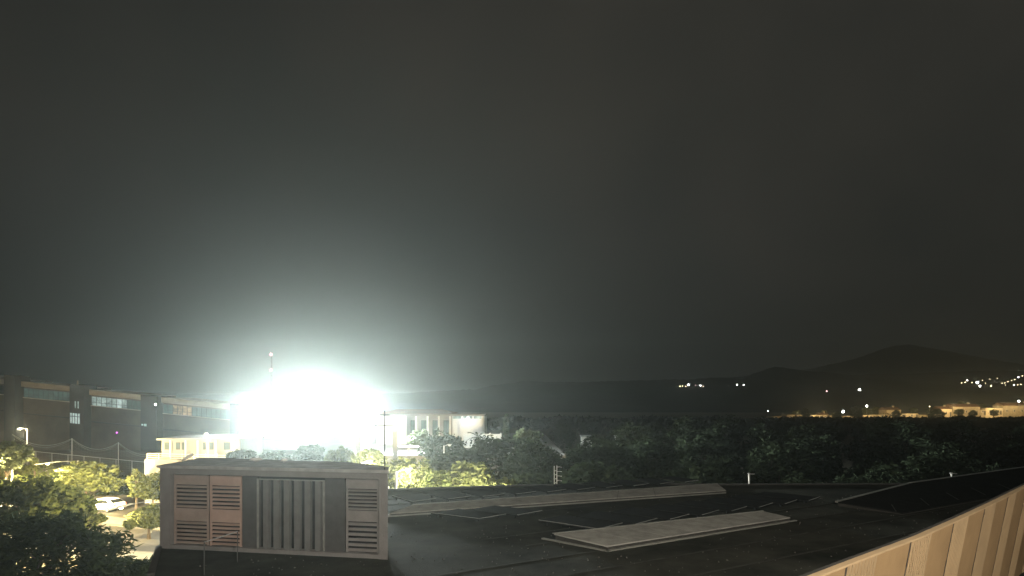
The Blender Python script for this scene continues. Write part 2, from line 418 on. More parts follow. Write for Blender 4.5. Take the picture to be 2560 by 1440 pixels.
# third dark raised rooflight at the right
t = thing('rooflight', 'dark raised rooflight with thin pale upper edge on the right behind the panelled wall', 'rooflight', (20, 27, 8), 0, 'long rooflights on the dark roof')
up3 = [Vector((13.8, 25.4, 8.14)), Vector((20.3, 30.4, 8.26)), Vector((32.0, 36.6, 8.45))]; lo3 = [Vector((15.3, 23.5, 8.04)), Vector((22.0, 27.4, 8.06)), Vector((33.5, 33.4, 8.08))]
for k in range(2):
    n = 3 if k == 0 else 5
    for i in range(n):
        f0, f1 = i/n, (i+1)/n - .006
        q = [lo3[k].lerp(lo3[k+1], f0), lo3[k].lerp(lo3[k+1], f1), up3[k].lerp(up3[k+1], f1), up3[k].lerp(up3[k+1], f0)]
        m = MB(); w = Vector((0, 0, .04)); m.add(q + [p+w for p in q], [(3,2,1,0),(4,5,6,7),(0,1,5,4),(1,2,6,5),(2,3,7,6),(3,0,4,7)])
        m.build('glazing_panel', M['panel'], t, world=True)
        m = MB(); p0 = q[0].lerp(q[3], .1) + Vector((0, 0, .042)); m.obox(p0, (q[1]-q[0])*.55 + (q[3]-q[0])*.35, Vector((.03, -.02, 0)), (0, 0, .012)); m.build('glazing_bar', M['kerbdark'], t, world=True)
m = MB()
for k in range(2):
    d = up3[k+1]-up3[k]; nrm = Vector((-d.y, d.x, 0)).normalized()
    m.obox(up3[k] + nrm*.005, d, nrm*.12, (0, 0, .07))
m.build('ridge_trim', M['flash'], t, world=True)
m = MB()
for k in range(2):
    q = [lo3[k], lo3[k+1], up3[k+1], up3[k]]; z = Vector((0, 0, .005))
    m.add([Vector((p.x, p.y, 8.003)) for p in q] + [p - z for p in q], [(0,1,5,4),(1,2,6,5),(2,3,7,6),(3,0,4,7)])
m.build('kerb', M['kerbdark'], t, world=True)

# ================================================================== PLANT ROOM
PH = 2.46
rz = math.atan2(-1.3, 7.19)
pr = thing('plant_room', 'grey rendered rooftop plant room with louvred doors and vertical fin grille', 'plant room', (-10.68, 18.2, 8.0), rz)
m = MB()   # front: border with openings between u = .35-2.69, 3.2-5.33, 5.97-7.0
D = .28
m.prism([(0, 0), (7.3, 0), (7.18, D), (0, D)], 2.26, PH)
m.box(0, .35, 0, D, .003, 2.26); m.prism([(7.02, 0), (7.3, 0), (7.18, D), (7.02, D)], .003, 2.26)
m.box(.35, 7.02, 0.02, D, .003, .12)
m.build('front_wall', M['render_'], pr)
m = MB(); m.box(2.69, 3.2, .12, D, .12, 2.26); m.box(5.33, 5.95, .12, D, .12, 2.26); m.build('infill_panel', M['darkmetal'], pr)
m = MB()
loc_poly = [(0.0, D+.003), (7.178, D+.003), (6.96, .80), (5.15, 1.75), (-.35, 2.4)]
ws = [(loc_poly[0], loc_poly[4]), (loc_poly[1], loc_poly[2]), (loc_poly[2], loc_poly[3]), (loc_poly[3], loc_poly[4])]
for a, b in ws:
    a, b = Vector((*a, .003)), Vector((*b, .003)); m.obox(a, b-a, Vector((-(b-a).y, (b-a).x, 0)).normalized()*.004, (0, 0, PH-.003))
m.build('side_wall', M['render_'], pr)
m = MB(); m.box(.36, 7.0, D+.004, D+.02, .05, 2.3); m.build('inner_wall', M['inside'], pr)  # near-black sheet, the shade behind the louvres put into its colour
m = MB(); m.prism([(-.05, -.05), (7.34, -.05), (6.99, .84), (5.2, 1.82), (-.42, 2.5)], PH+.002, PH+.06); m.build('roof_slab', M['membrane'], pr)
m = MB(); m.box(-.06, 7.35, -.065, -.052, PH-.02, PH+.07); m.build('drip_edge', M['membrane'], pr)
def louvre(u0, u1, zb, name, label, band_mat, slat_mat, nsl=6):
    d = MB(); fr = .05
    d.box(u0, u0+fr, .10, .15, .13, zb[0]); d.box(u1-fr, u1, .10, .15, .13, zb[0])
    leaf = d.build(name, slat_mat, pr)
    if label: leaf['label'] = label
    for z0, z1 in ((zb[1], zb[0]), (zb[3], zb[2])):
        m = MB(); m.box(u0+fr+.002, u1-fr-.002, .105, .14, z0, z1); m.build('plain_panel', band_mat, leaf)
    for lo, hi in ((zb[2], zb[1]), (.13, zb[3])):
        for k in range(nsl):
            z = lo + (hi-lo)*(k+.5)/nsl; h = (hi-lo)/nsl
            m = MB(); m.obox((u0+fr+.002, .11, z - h*.28), (u1-u0-2*fr-.004, 0, 0), (0, .07, h*.20), (0, -.004, h*.30)); m.build('slat', slat_mat, leaf)
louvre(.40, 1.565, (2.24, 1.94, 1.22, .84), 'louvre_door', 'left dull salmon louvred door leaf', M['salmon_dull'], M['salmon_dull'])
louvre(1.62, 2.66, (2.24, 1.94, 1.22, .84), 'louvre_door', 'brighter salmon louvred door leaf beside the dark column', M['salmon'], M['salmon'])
louvre(5.99, 6.98, (2.24, 1.96, 1.33, 1.02), 'louvre_door', 'narrow grey louvred door at the right end', M['louvre'], M['louvre'])
g = MB(); g.box(3.2, 3.235, .05, .12, .12, 2.18); g.box(5.295, 5.33, .05, .12, .12, 2.18); g.box(3.236, 5.294, .05, .12, 2.15, 2.18)
grille = g.build('fin_grille', M['panelframe'], pr)
for k in range(6):
    u = 3.40 + k*.33
    m = MB(); m.box(u, u+.17, .06, .20, .125, 2.145); m.build('fin', M['fin'], grille)
# small things on and by the plant room
o = thing('roof_pipe', 'short white pipe leaning on the left end of the plant room roof', 'pipe', (-10.4, 18.9, 10.595))
m = MB(); m.tube((0, 0, .0), (.22, .25, .18), .045, .045, 10); m.build('pipe', M['white'], o)
m = MB(); m.box(-.09, .09, -.09, .09, 0, .03); m.build('base', M['galv'], o)
for px, py, lab in ((640, 1154, 'flat white vent cowl on the plant room roof, the larger of two'), (711, 1156, 'small white vent cowl on the plant room roof edge')):
    q = G(px, py, 10.6); o = thing('vent_cowl', lab, 'vent', q, 0, 'vent cowls on the plant room roof')
    s = 1.3 if px == 640 else .7
    m = MB(); m.tube((0, 0, 0), (0, 0, .05), .06*s, .06*s, 12); m.build('neck', M['galv'], o)
    m = MB(); m.tube((0, 0, .05), (0, 0, .11), .15*s, .11*s, 14); m.build('cap', M['white'], o)
o = thing('antenna_mast', 'thin dark antenna mast at the right rear corner of the plant room', 'antenna', (-3.62, 17.05, 8.0))
m = MB(); m.tube((0, 0, .003), (0, 0, 4.2), .022, .016, 10); m.build('pole', M['darkmetal'], o)
for w, z in ((.28, 3.78), (.14, 4.08)): m = MB(); m.tube((-w, 0, z), (w, 0, z), .012); m.build('crossbar', M['darkmetal'], o)
m = MB(); m.box(-.06, .06, -.05, .05, .003, .05); m.build('base_plate', M['darkmetal'], o)
m = MB(); m.tube((0, 0, 2.5), (0, .12, 2.5), .02); m.build('bracket', M['darkmetal'], o)
o = thing('handrail', 'low thin metal handrail on the dark roof in front of the louvred doors', 'handrail', (-7.9, 15.4, 8.0))
m = MB(); m.tube((0, 0, .85), (.28, 1.25, .85), .014); m.build('rail', M['galv'], o)
for q in ((0, 0), (.28, 1.25)):
    m = MB(); m.tube((*q, .003), (*q, .85), .014); m.build('post', M['darkmetal'], o)

# ================================================================== PANELLED WALL bottom right
pw = thing('panelled_wall', 'tan panelled wall with ribbed and plain panels in the lower right corner', 'wall', (3.5, 6.8, 8.0))
TOPZ = 10.5
WL = [Vector(p) for p in ((-1.6, 2.75, 0), (3.5, 6.8, 0), (4.46, 7.56, 0), (5.85, 8.64, 0), (7.62, 10.13, 0), (9.4, 11.66, 0), (11.7, 13.68, 0), (27, 27.1, 0))]
def wall_pt(s):    # plan line of the wall, s in metres from where it leaves the picture at the bottom
    s += (WL[1]-WL[0]).length
    for a, b in zip(WL, WL[1:]):
        L = (b-a).length
        if s <= L or b is WL[-1]: p = a.lerp(b, s/L); p.z = TOPZ; return p
        s -= L
back = Vector((-.651, .759, 0))
def wp(s, depth, off=0.0):   # depth below the top, leaning back
    p = wall_pt(s) + back*(depth*.16 - off); p.z = TOPZ - depth; return p
s = -3.42
while s < 24:
    for w, kind in ((.92, 'ribbed_panel'), (1.12, 'plain_panel')):
        s0, s1 = s + (.045 if kind == 'ribbed_panel' else .004), s + w - .004
        m = MB()
        def slab(sa, sb, off, th):
            q = [wp(sa, 2.46, off), wp(sb, 2.46, off), wp(sb, .003, off), wp(sa, .003, off)]; bk = back*th
            m.add(q + [p+bk for p in q], [(0,1,2,3),(7,6,5,4),(0,4,5,1),(1,5,6,2),(2,6,7,3),(3,7,4,0)])
        if kind == 'plain_panel': slab(s0, s1, 0, .05)
        else:
            slab(s0, s1, .0, .05); nr = 9
            for r_ in range(nr):
                c = s0 + (s1-s0)*(r_+.5)/nr; slab(c-.028, c+.028, .010, .009)
        if kind == 'ribbed_panel':
            j = MB(); q = [wp(s-.012, 2.46, .004), wp(s+.03, 2.46, .004), wp(s+.03, .003, .004), wp(s-.012, .003, .004)]; bk = back*.02
            j.add(q + [p+bk for p in q], [(0,1,2,3),(7,6,5,4),(0,4,5,1),(1,5,6,2),(2,6,7,3),(3,7,4,0)]); j.build('joint_strip', M['shutter'], pw, world=True)
        m.build(kind, M['wall_plain' if kind == 'plain_panel' else 'wall_rib'], pw, world=True)
        s += w
m = MB()
for k in range(-4, 25):
    a, b = wall_pt(k), wall_pt(k+1); bk = back*.07; z = Vector((0, 0, .025)); f = back*-.018
    q = [a+f, b+f, b+bk, a+bk]; m.add(q + [p+z for p in q], [(3,2,1,0),(4,5,6,7),(0,1,5,4),(1,2,6,5),(2,3,7,6),(3,0,4,7)])
m.build('coping', M['wall_rib'], pw, world=True)
m = MB()
for k in range(-4, 25):
    a, b = wp(k, .003)+back*.052, wp(k+1, .003)+back*.052; a2, b2 = wp(k, 2.497)+back*.052, wp(k+1, 2.497)+back*.052; bk = back*.12
    m.add([a2, b2, b, a, a2+bk, b2+bk, b+bk, a+bk], [(0,1,2,3),(7,6,5,4),(0,4,5,1),(2,6,7,3)])
m.build('core', M['kerbdark'], pw, world=True)

# roof pipes
for (px, x, y, h, lab) in ((1870, 12.55, 31.75, .52, 'white vent pipe with small cowl at the middle of the far roof edge'), (2381, 24.1, 32.9, .40, 'short white vent pipe near the right end of the far roof edge')):
    o = thing('vent_pipe', lab, 'pipe', (x, y, 8.07), 0, 'white vent pipes on the roof edge')
    m = MB(); m.tube((0, 0, 0), (0, 0, h), .045, .045, 12); m.build('pipe', M['white'], o)
    m = MB(); m.tube((0, 0, h), (0, 0, h+.05), .10, .05, 12); m.tube((.02, 0, h-.005), (.3, 0, h-.01), .02, .02, 8); m.build('cowl', M['galv'], o)

# ================================================================== VEGETATION
def crown_mesh(name, m, rad, n_clump, n_leaf, leaf, seed, flat=.55, lumps=1.0, droop=0.0, shape='ball', aspect=.5):
    """leaf-sized quads in clumps spread through an uneven crown, centre at origin, radii rad"""
    g = np.random.default_rng(seed); rad = np.array(rad)
    d = g.normal(size=(n_clump, 3)); d /= np.linalg.norm(d, axis=1)[:, None]
    rr = .45 + .55*g.random(n_clump)**.45
    bump = 1 + .20*lumps*(np.sin(d[:, 0]*5.1+seed) + np.sin(d[:, 1]*4.3+2*seed) + np.sin(d[:, 2]*5.7+3*seed))/2
    c = d*(rr*bump)[:, None]
    if shape == 'cone':
        t = g.random(n_clump); a = g.random(n_clump)*6.28; r = (1-t)**.8*(.55+.45*g.random(n_clump))
        c = np.stack([np.cos(a)*r, np.sin(a)*r, t*2-1], 1)
    c *= rad
    c = np.repeat(c, n_leaf, 0); cl = rad.min()*.26*(.6+.8*g.random(n_clump)); cl = np.repeat(cl, n_leaf)
    N = len(c); p = g.normal(size=(N, 3)); p /= np.linalg.norm(p, axis=1)[:, None]; p *= (cl*g.random(N)**.4)[:, None]; p[:, 2] *= .75
    c = c + p
    u = g.normal(size=(N, 3)); u[:, 2] *= flat; u[:, 2] -= droop; u /= np.linalg.norm(u, axis=1)[:, None]
    w = g.normal(size=(N, 3)); v = np.cross(u, w); v /= np.linalg.norm(v, axis=1)[:, None]
    L = leaf*(.6+.8*g.random(N)); u *= L[:, None]; v *= (L*aspect)[:, None]
    nrm = np.cross(u, v); nrm /= np.linalg.norm(nrm, axis=1)[:, None]; nrm *= (L*.18)[:, None]
    co = np.stack([c-u, c+v*.8+nrm, c+u, c-v*.8+nrm], 1).reshape(-1, 3)
    me = bpy.data.meshes.new(name); me.vertices.add(4*N); me.vertices.foreach_set('co', co.ravel())
    me.loops.add(4*N); me.loops.foreach_set('vertex_index', np.arange(4*N, dtype=np.int32))
    me.polygons.add(N); me.polygons.foreach_set('loop_start', np.arange(0, 4*N, 4, dtype=np.int32)); me.polygons.foreach_set('loop_total', np.full(N, 4, dtype=np.int32))
    me.update(calc_edges=True); me.validate(); me.materials.append(m)
    return me
def trunk_mesh(h, r, crown_c, rad, m, seed, limbs=6):
    g = random.Random(seed); b = MB(); pts = [Vector((0, 0, -.1))]
    for k in range(1, 5):
        pts.append(Vector((g.uniform(-.06, .06)*h*.5, g.uniform(-.06, .06)*h*.5, h*k/4)))
    for k in range(4): b.tube(pts[k], pts[k+1], r*(1-.17*k)*(1.25 if k == 0 else 1), r*(1-.17*(k+1)), 9)
    top = pts[-1]
    for k in range(limbs):
        a = 6.28*k/limbs + g.uniform(-.3, .3); e = Vector((math.cos(a)*rad[0]*.75, math.sin(a)*rad[1]*.75, crown_c - top.z + g.uniform(-.2, .7)*rad[2]))
        mid = top + e*.5 + Vector((0, 0, .12*rad[2])); b.tube(pts[3] if k % 2 else top, mid, r*.42, r*.25, 6); b.tube(mid, top+e, r*.25, r*.08, 5)
        for _ in range(2):
            q = mid + Vector((g.uniform(-1, 1)*rad[0]*.4, g.uniform(-1, 1)*rad[1]*.4, g.uniform(.1, .7)*rad[2])); b.tube(mid, q, r*.18, r*.05, 4)
    return b.mesh('trunk', m)
def tree(name, label, base, centre_z, rad, m, leaf, nc, nl, seed, cat='tree', group=None, bark='bark', tr=.16, limbs=6, **kw):
    t = thing(name, label, cat, base, 0, group)
    link('trunk', trunk_mesh(max(centre_z - rad[2]*.55, .4), tr, centre_z, rad, M[bark], seed, limbs), t)
    c = link('crown', crown_mesh('crown', M[m], rad, nc, nl, leaf, seed, **kw), t); c.location = (0, 0, centre_z)
    return t
def tree_px(name, label, px, py, Y, rpx, rz_px, m, leaf, nc, nl, seed, z0=0.0, **kw):
    q = P(px, py, Y); k = Y/F
    return tree(name, label, (q.x, q.y, z0), q.z - z0, (rpx*k*.86, rpx*k*.78, rz_px*k*.86), m, leaf, nc, nl, seed, **kw)

# left side
tree_px('broadleaf_tree', 'large dark tree filling the lower left corner nearest to the camera', 85, 1402, 24, 215, 128, 'leaf_dark', .23, 420, 16, 11, bark='barkdark', tr=.2, aspect=.26)
tree_px('broadleaf_tree', 'dark bushy tree at the bottom edge beside the roof corner', 270, 1456, 25, 110, 60, 'leaf_dark', .22, 200, 16, 12, bark='barkdark', aspect=.26)
tree_px('broadleaf_tree', 'olive green tree behind the big dark tree at the left picture edge', 50, 1250, 44, 150, 60, 'leaf_olive', .27, 330, 16, 13)
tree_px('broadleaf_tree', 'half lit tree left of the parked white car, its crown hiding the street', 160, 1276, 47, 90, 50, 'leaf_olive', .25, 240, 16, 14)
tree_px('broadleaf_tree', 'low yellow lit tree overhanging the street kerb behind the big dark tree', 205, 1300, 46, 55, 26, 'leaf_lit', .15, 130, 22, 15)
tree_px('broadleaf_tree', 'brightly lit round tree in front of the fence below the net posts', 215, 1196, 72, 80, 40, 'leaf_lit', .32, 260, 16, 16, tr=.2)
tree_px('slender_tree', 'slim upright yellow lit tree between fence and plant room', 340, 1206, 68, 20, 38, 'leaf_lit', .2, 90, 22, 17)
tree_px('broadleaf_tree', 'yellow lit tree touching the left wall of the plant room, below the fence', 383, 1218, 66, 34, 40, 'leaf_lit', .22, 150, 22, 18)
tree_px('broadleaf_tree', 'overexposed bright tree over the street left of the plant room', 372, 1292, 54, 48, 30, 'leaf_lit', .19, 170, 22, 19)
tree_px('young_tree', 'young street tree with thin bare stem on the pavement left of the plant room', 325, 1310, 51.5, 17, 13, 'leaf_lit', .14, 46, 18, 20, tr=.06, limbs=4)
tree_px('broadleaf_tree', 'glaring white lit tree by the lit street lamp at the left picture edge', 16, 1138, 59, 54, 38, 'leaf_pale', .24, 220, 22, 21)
tree_px('dark_shrub', 'dark green shrub mass between the two lit trees behind the parked car', 292, 1222, 80, 48, 36, 'leaf_grove', .22, 170, 20, 22, cat='shrub')
for k, (px, py, rp, rzp) in enumerate(((40, 1178, 50, 20), (110, 1174, 44, 20), (165, 1182, 34, 17), (85, 1160, 12, 18))):
    tree_px('hedge_shrub', ['leftmost lit hedge shrub below the street lamp', 'lit hedge shrub right of the street lamp foot', 'lit hedge shrub at the foot of the left net post', 'small pointed lit shrub just right of the lamp post'][k], px, py, 79-k, rp, rzp, 'leaf_lit', .22, 120 if k < 3 else 40, 20, 30+k, cat='shrub', group='hedge shrubs along the fence')

# right of the plant room
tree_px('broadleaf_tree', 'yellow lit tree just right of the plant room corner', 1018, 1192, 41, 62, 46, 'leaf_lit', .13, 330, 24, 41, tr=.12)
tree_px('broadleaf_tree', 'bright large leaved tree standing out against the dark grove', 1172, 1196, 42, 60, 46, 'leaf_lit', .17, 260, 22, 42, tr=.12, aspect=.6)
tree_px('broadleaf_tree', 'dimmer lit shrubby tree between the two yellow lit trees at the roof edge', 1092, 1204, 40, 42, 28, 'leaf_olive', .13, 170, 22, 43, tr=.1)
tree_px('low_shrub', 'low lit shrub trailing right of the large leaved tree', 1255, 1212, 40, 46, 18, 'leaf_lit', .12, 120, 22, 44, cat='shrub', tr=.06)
tree_px('low_shrub', 'small lit shrub at the foot of the white ladder', 1386, 1215, 84, 30, 10, 'leaf_lit', .2, 60, 20, 45, cat='shrub', tr=.06)
tree_px('low_shrub', 'faintly lit low shrub behind the far roof edge right of the ladder', 1560, 1207, 60, 50, 12, 'leaf_olive', .17, 70, 20, 46, cat='shrub', tr=.06)
tree_px('cypress', 'narrow cypress right of the colonnaded building', 1266, 1072, 95, 8.5, 40, 'leaf_grove', .3, 80, 24, 47, shape='cone', tr=.1)
tree_px('broadleaf_tree', 'paler tree lit from the left behind the lamp post', 1316, 1112, 74, 34, 48, 'leaf_pale', .26, 190, 22, 48)
tree_px('broadleaf_tree', 'grey green bushy tree in front of the colonnade', 1048, 1096, 96, 30, 22, 'leaf_pale', .3, 150, 22, 49)
tree_px('broadleaf_tree', 'dark shrubby tree at the foot of the white columns', 1110, 1106, 96, 36, 17, 'leaf_grove', .3, 130, 22, 50)
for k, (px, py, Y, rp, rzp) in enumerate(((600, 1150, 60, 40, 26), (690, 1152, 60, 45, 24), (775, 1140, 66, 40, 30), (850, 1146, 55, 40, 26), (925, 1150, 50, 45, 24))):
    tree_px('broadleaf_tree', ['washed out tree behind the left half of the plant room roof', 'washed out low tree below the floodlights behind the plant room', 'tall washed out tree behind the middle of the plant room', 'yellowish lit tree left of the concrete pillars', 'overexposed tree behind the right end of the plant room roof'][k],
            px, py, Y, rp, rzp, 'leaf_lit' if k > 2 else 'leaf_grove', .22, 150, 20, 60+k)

# dark grove: eight shapes, copied
protos = []
for k in range(8):
    r = (2.9 + .35*(k % 3), 2.7 + .3*(k % 2), 2.3 + .4*(k % 4))
    t = thing('grove_tree', 'dark tree', 'tree', (0, 0, 0))
    link('trunk', trunk_mesh(3.2, .2, 5.2, r, M['barkdark'], 100+k), t)
    c = link('crown', crown_mesh('crown', M['leaf_grove'], r, 200, 20, .27, 100+k), t); c.location = (0, 0, 5.2)
    protos.append(t)
GL = 'dark tree in the unlit grove between the far roof edge and the village'
GG = 'dark trees of the unlit grove'
used = [False]*8
spots = []
gr = random.Random(5)
def place_grove(x, y, h, lab=GL, grp=GG):
    k = gr.randrange(8)
    if not used[k]: o = protos[k]; used[k] = True
    else: o = copy_tree(protos[k])
    sc = h/7.9
    o.location = (x, y, 0); o.rotation_euler = (0, 0, gr.uniform(0, 6.28)); o.scale = (sc*gr.uniform(.9, 1.2), sc*gr.uniform(.9, 1.2), sc)
    o['label'] = lab; o['group'] = grp
    return o
rows = [(46, 8, 1320, 2750, 6.2, 7.6), (58, 7, 1180, 2750, 6.0, 8.0), (74, 7, 1130, 2750, 5.8, 8.2), (95, 8, 1270, 2750, 6.0, 8.4),
        (125, 9, 1230, 2750, 5.6, 8.2), (165, 10, 1200, 2750, 5.0, 7.2), (210, 12, 1150, 2750, 4.0, 5.6)]
ROWN = ['nearest', 'second', 'third', 'fourth', 'fifth', 'sixth', 'farthest']
for ri, (Y, stepm, p0, p1, h0, h1) in enumerate(rows):
    row = []
    x = (p0-1280)/F*Y
    while x < (p1-1280)/F*Y:
        yy = Y + gr.uniform(-4, 4)
        if not (yy > 87 and x < 9): row.append(place_grove(x + gr.uniform(-1.5, 1.5), yy, gr.uniform(h0, h1)))
        x += stepm*gr.uniform(.65, 1.1)
    label_in_order(row, '%s dark tree from the left in the ' + ROWN[ri] + ' row of the grove')
assert all(used)
# far wood between grove and village, one mass
me_far = crown_mesh('wood', M['leaf_grove'], (1, 1, 1), 30, 4, .2, 301)
vs = []; g = np.random.default_rng(9); N = 26000
Yf = 225 + 115*g.random(N)**.8; pxf = 1050 + 1750*g.random(N)
xf = (pxf-1280)/F*Yf; hump = 12.5 - .0355*Yf + .8*np.sin(xf*.11+Yf*.05) + .6*np.sin(xf*.31+1.3) + .5*np.sin(Yf*.2+xf*.05)
zf = np.clip(hump, .3, 6)*(1-.6*g.random(N)**2)
c = np.stack([xf, Yf, zf], 1); u = g.normal(size=(N, 3)); u /= np.linalg.norm(u, axis=1)[:, None]; v = np.cross(u, g.normal(size=(N, 3))); v /= np.linalg.norm(v, axis=1)[:, None]
Lf = (.9+1.0*g.random(N))[:, None]; u *= Lf; v *= Lf*.6
co = np.stack([c-u, c+v, c+u, c-v], 1).reshape(-1, 3)
bpy.data.meshes.remove(me_far)
me = bpy.data.meshes.new('far_wood'); me.vertices.add(4*N); me.vertices.foreach_set('co', co.ravel()); me.loops.add(4*N)
me.loops.foreach_set('vertex_index', np.arange(4*N, dtype=np.int32)); me.polygons.add(N)
me.polygons.foreach_set('loop_start', np.arange(0, 4*N, 4, dtype=np.int32)); me.polygons.foreach_set('loop_total', np.full(N, 4, dtype=np.int32))
me.update(calc_edges=True); me.validate(); me.materials.append(M['leaf_grove'])
tag(link('far_wood', me), 'far dark woodland in front of the village lights', 'woodland', None, 'stuff')

# palm in front of the white lit wall
o = thing('palm_tree', 'small palm with dark arching fronds against the bright white wall', 'palm', (P(1195, 1090, 98).x, 98, 4.2))
m = MB(); m.tube((0, 0, 0), (0, 0, 2.2), .2, .16, 9); m.build('trunk', M['barkdark'], o)
fr = MB()
L = 2.0
for k in range(7):
    t0, t1 = k/7, (k+1)/7
    def fp(t): return Vector((L*t, 0, .75*t - 1.25*t*t))
    a, b = fp(t0), fp(t1); wv = .36*math.sin(math.pi*min(.15+t0, 1))
    fr.tube(a, b, .02, .015, 4)
    for sgn in (-1, 1):
        for q in (0, .5):
            p = a.lerp(b, q); fr.add([p, p + Vector((.12, 0, 0)), p + Vector((.22, sgn*wv, -.12))], [(0, 1, 2)])
fme = fr.mesh('frond', M['leaf_grove'])
for k in range(16):
    f = link('frond', fme, o); f.location = (0, 0, 2.2); f.rotation_euler = (0, R(-35 + 40*(k % 3)), k*2.4)

# ================================================================== STREET LAMPS (lit)
def street_lamp(label, top, I, group=None, arm=1.0, ang=-90, m='lamp_warm', base=0.0, color=LAMP_COLOR, pole='polewhite', down=False):
    t = thing('street_lamp', label, 'street lamp', (top.x, top.y, base), 0, group); h = top.z - base
    m_ = MB(); m_.tube((0, 0, 0), (0, 0, h), .11, .07, 10); m_.build('pole', M[pole], t)
    a = Vector((math.cos(R(ang)), math.sin(R(ang)), 0))*arm
    m_ = MB(); m_.tube((0, 0, h-.05), a*.55 + Vector((0, 0, h+.08)), .04, .035, 8); m_.build('arm', M[pole], t)
    e = a*.55 + Vector((0, 0, h+.08)); w = Vector((-a.y, a.x, 0)).normalized()
    m_ = MB(); m_.obox(e - w*.14, a*.6, w*.28, (0, 0, .09)); hd = m_.build('lamp_head', M['galv'], t)
    m_ = MB(); m_.ball(e + a*.3 + Vector((0, 0, -.07)), .16, 10, 6, .55); m_.build('lens', M[m], hd)
    if I:
        lp = Vector((top.x, top.y, base)) + e + a*.3 + Vector((0, 0, -.28))
        if down: spot('street_lamp_light', lp, lp + Vector((0, 0, -1)), I, color, cone=168, blend=.22, size=.12, parent=t)
        else: point('street_lamp_light', lp, I, color, .12, t)
    return t
LG = 'lit street lamps along the street'
street_lamp('tall white street lamp rising above the hedge at far left, lit', P(68, 1072, 84), 300, LG, ang=-160, color=(1, .82, .5))
street_lamp('lit street lamp hidden in the glaring tree at the left picture edge', P(30, 1112, 60.5), 3500, LG, ang=-95, arm=6, pole='pole', down=True)
street_lamp('lit street lamp glowing inside the round tree below the net posts', P(196, 1150, 74), 1600, LG, ang=-92, arm=5.5, pole='pole', down=True)
street_lamp('lit street lamp glowing inside the bright tree left of the plant room', P(376, 1250, 56.5), 160, LG, ang=-90, arm=5, pole='pole', down=True)
street_lamp('lit street lamp among the trees behind the right end of the plant room', P(905, 1158, 45), 600, LG, ang=60, color=(1, .9, .64))
street_lamp('lit street lamp inside the yellow tree right of the plant room corner', P(990, 1178, 38.0), 250, LG, ang=40, pole='pole', color=(1, .9, .64))
street_lamp('lit street lamp below the far roof edge in front of the large leaved tree', Vector((-2.0, 37.6, 6.4)), 340, LG, ang=120, color=(1, .9, .64))
def fill_lamp(label, loc, target, I, cone):     # added unseen fill light for the trees, shaped as a street lamp
    t = street_lamp(label, Vector(loc), 0, LG, ang=90, pole='pole')
    e = Vector(loc) + Vector((0, 1.3, -.1)); spot('street_lamp_light', e, target, I, LAMP_COLOR, cone=cone, blend=.5, size=.12, parent=t)
fill_lamp('lit street lamp on the near pavement just left of the picture edge', (-44, 37.5, 8.6), (-38, 53, 2.5), 11500, 88)
fill_lamp('lit street lamp left of the picture, facing the trees along the fence', (-66, 64, 8), (-55, 70.5, .5), 9000, 62)
fill_lamp('lit street lamp hidden behind the plant room, facing the street trees', (-19.5, 39, 5.6), (-39, 55, 2.0), 2800, 66)
fill_lamp('low lit lamp of the car park, hidden behind the half lit tree', (-42, 54, 3.6), (-53, 72, 2.6), 8500, 72)
street_lamp('unlit slim lamp post standing before the dark grove', P(1110, 1114, 72), 0, None, arm=.8, ang=0, m='lamp_warm' if False else 'galvlens' if 'galvlens' in M else 'white', pole='polewhite')
street_lamp('lit lamp on the low pale building behind the court fence', P(520, 1085, 73), 60, None, ang=-90, m='lamp_warm', color=(1, .9, .76), arm=.5)
# bollard lamps by the ladder
for k, (x, y, lab) in enumerate(((8.0, 83.0, 'low lit bollard lamp right of the white ladder'), (13.5, 82.0, 'low lit bollard lamp farther right behind the roof edge'))):
    b = thing('bollard_lamp', lab, 'bollard', (x, y, 0), 0, 'bollard lamps by the ladder')
    m = MB(); m.tube((0, 0, 0), (0, 0, .8), .08); m.build('post', M['galv'], b)
    m = MB(); m.tube((0, 0, .8), (0, 0, 1.0), .08); m.build('lens', M['lamp_warm'], b)
    m = MB(); m.tube((0, 0, 1.0), (0, 0, 1.05), .10); m.build('cap', M['galv'], b)
    point('bollard_light', (x, y-.3, 1.2), 60, (1, .82, .5), .1, b)
for px, z, Y, lab in ((30, 1.0, 122, 'low lit bollard lamp on the court before the school, far left'), (213, .7, 110, 'low lit bollard lamp on the court behind the round lit tree')):
    x = (px-1280)/F*Y; b = thing('bollard_lamp', lab, 'bollard', (x, Y, 0), 0, 'bollard lamps on the court')
    m = MB(); m.tube((0, 0, 0), (0, 0, z-.15), .08); m.build('post', M['galv'], b)
    m = MB(); m.tube((0, 0, z-.15), (0, 0, z), .08); m.build('lens', M['lamp_warm'], b)
    m = MB(); m.tube((0, 0, z), (0, 0, z+.04), .10); m.build('cap', M['galv'], b)
    point('bollard_light', (x, Y+.4, z-.05), 170, (1, .74, .5), .1, b)  # added hidden lamp that brightens the school fascia and wall
# white ladder fixed to the far side of the building, its top standing above the roof edge
o = thing('ladder', 'white upright ladder with side hoops rising above the far roof edge', 'ladder', (2.32, 31.95, 0), R(58))
for x in (-.15, .15):
    m = MB(); m.tube((x, 0, 0), (x, 0, 9.0), .022); m.build('rail', M['white'], o)
rung = MB(); rung.tube((-.15, 0, 0), (.15, 0, 0), .018); rme = rung.mesh('rung', M['white'])
for k in range(40): r_ = link('rung', rme, o); r_.location = (0, 0, .35 + .215*k)
hoop = MB(); hoop.path([(.15, 0, 0), (.26, -.12, 0), (.2, -.26, 0), (.06, -.3, 0)], .013); hme = hoop.mesh('hoop', M['white'])
for k in range(4): r_ = link('hoop', hme, o); r_.location = (0, 0, 8.2 + .24*k)
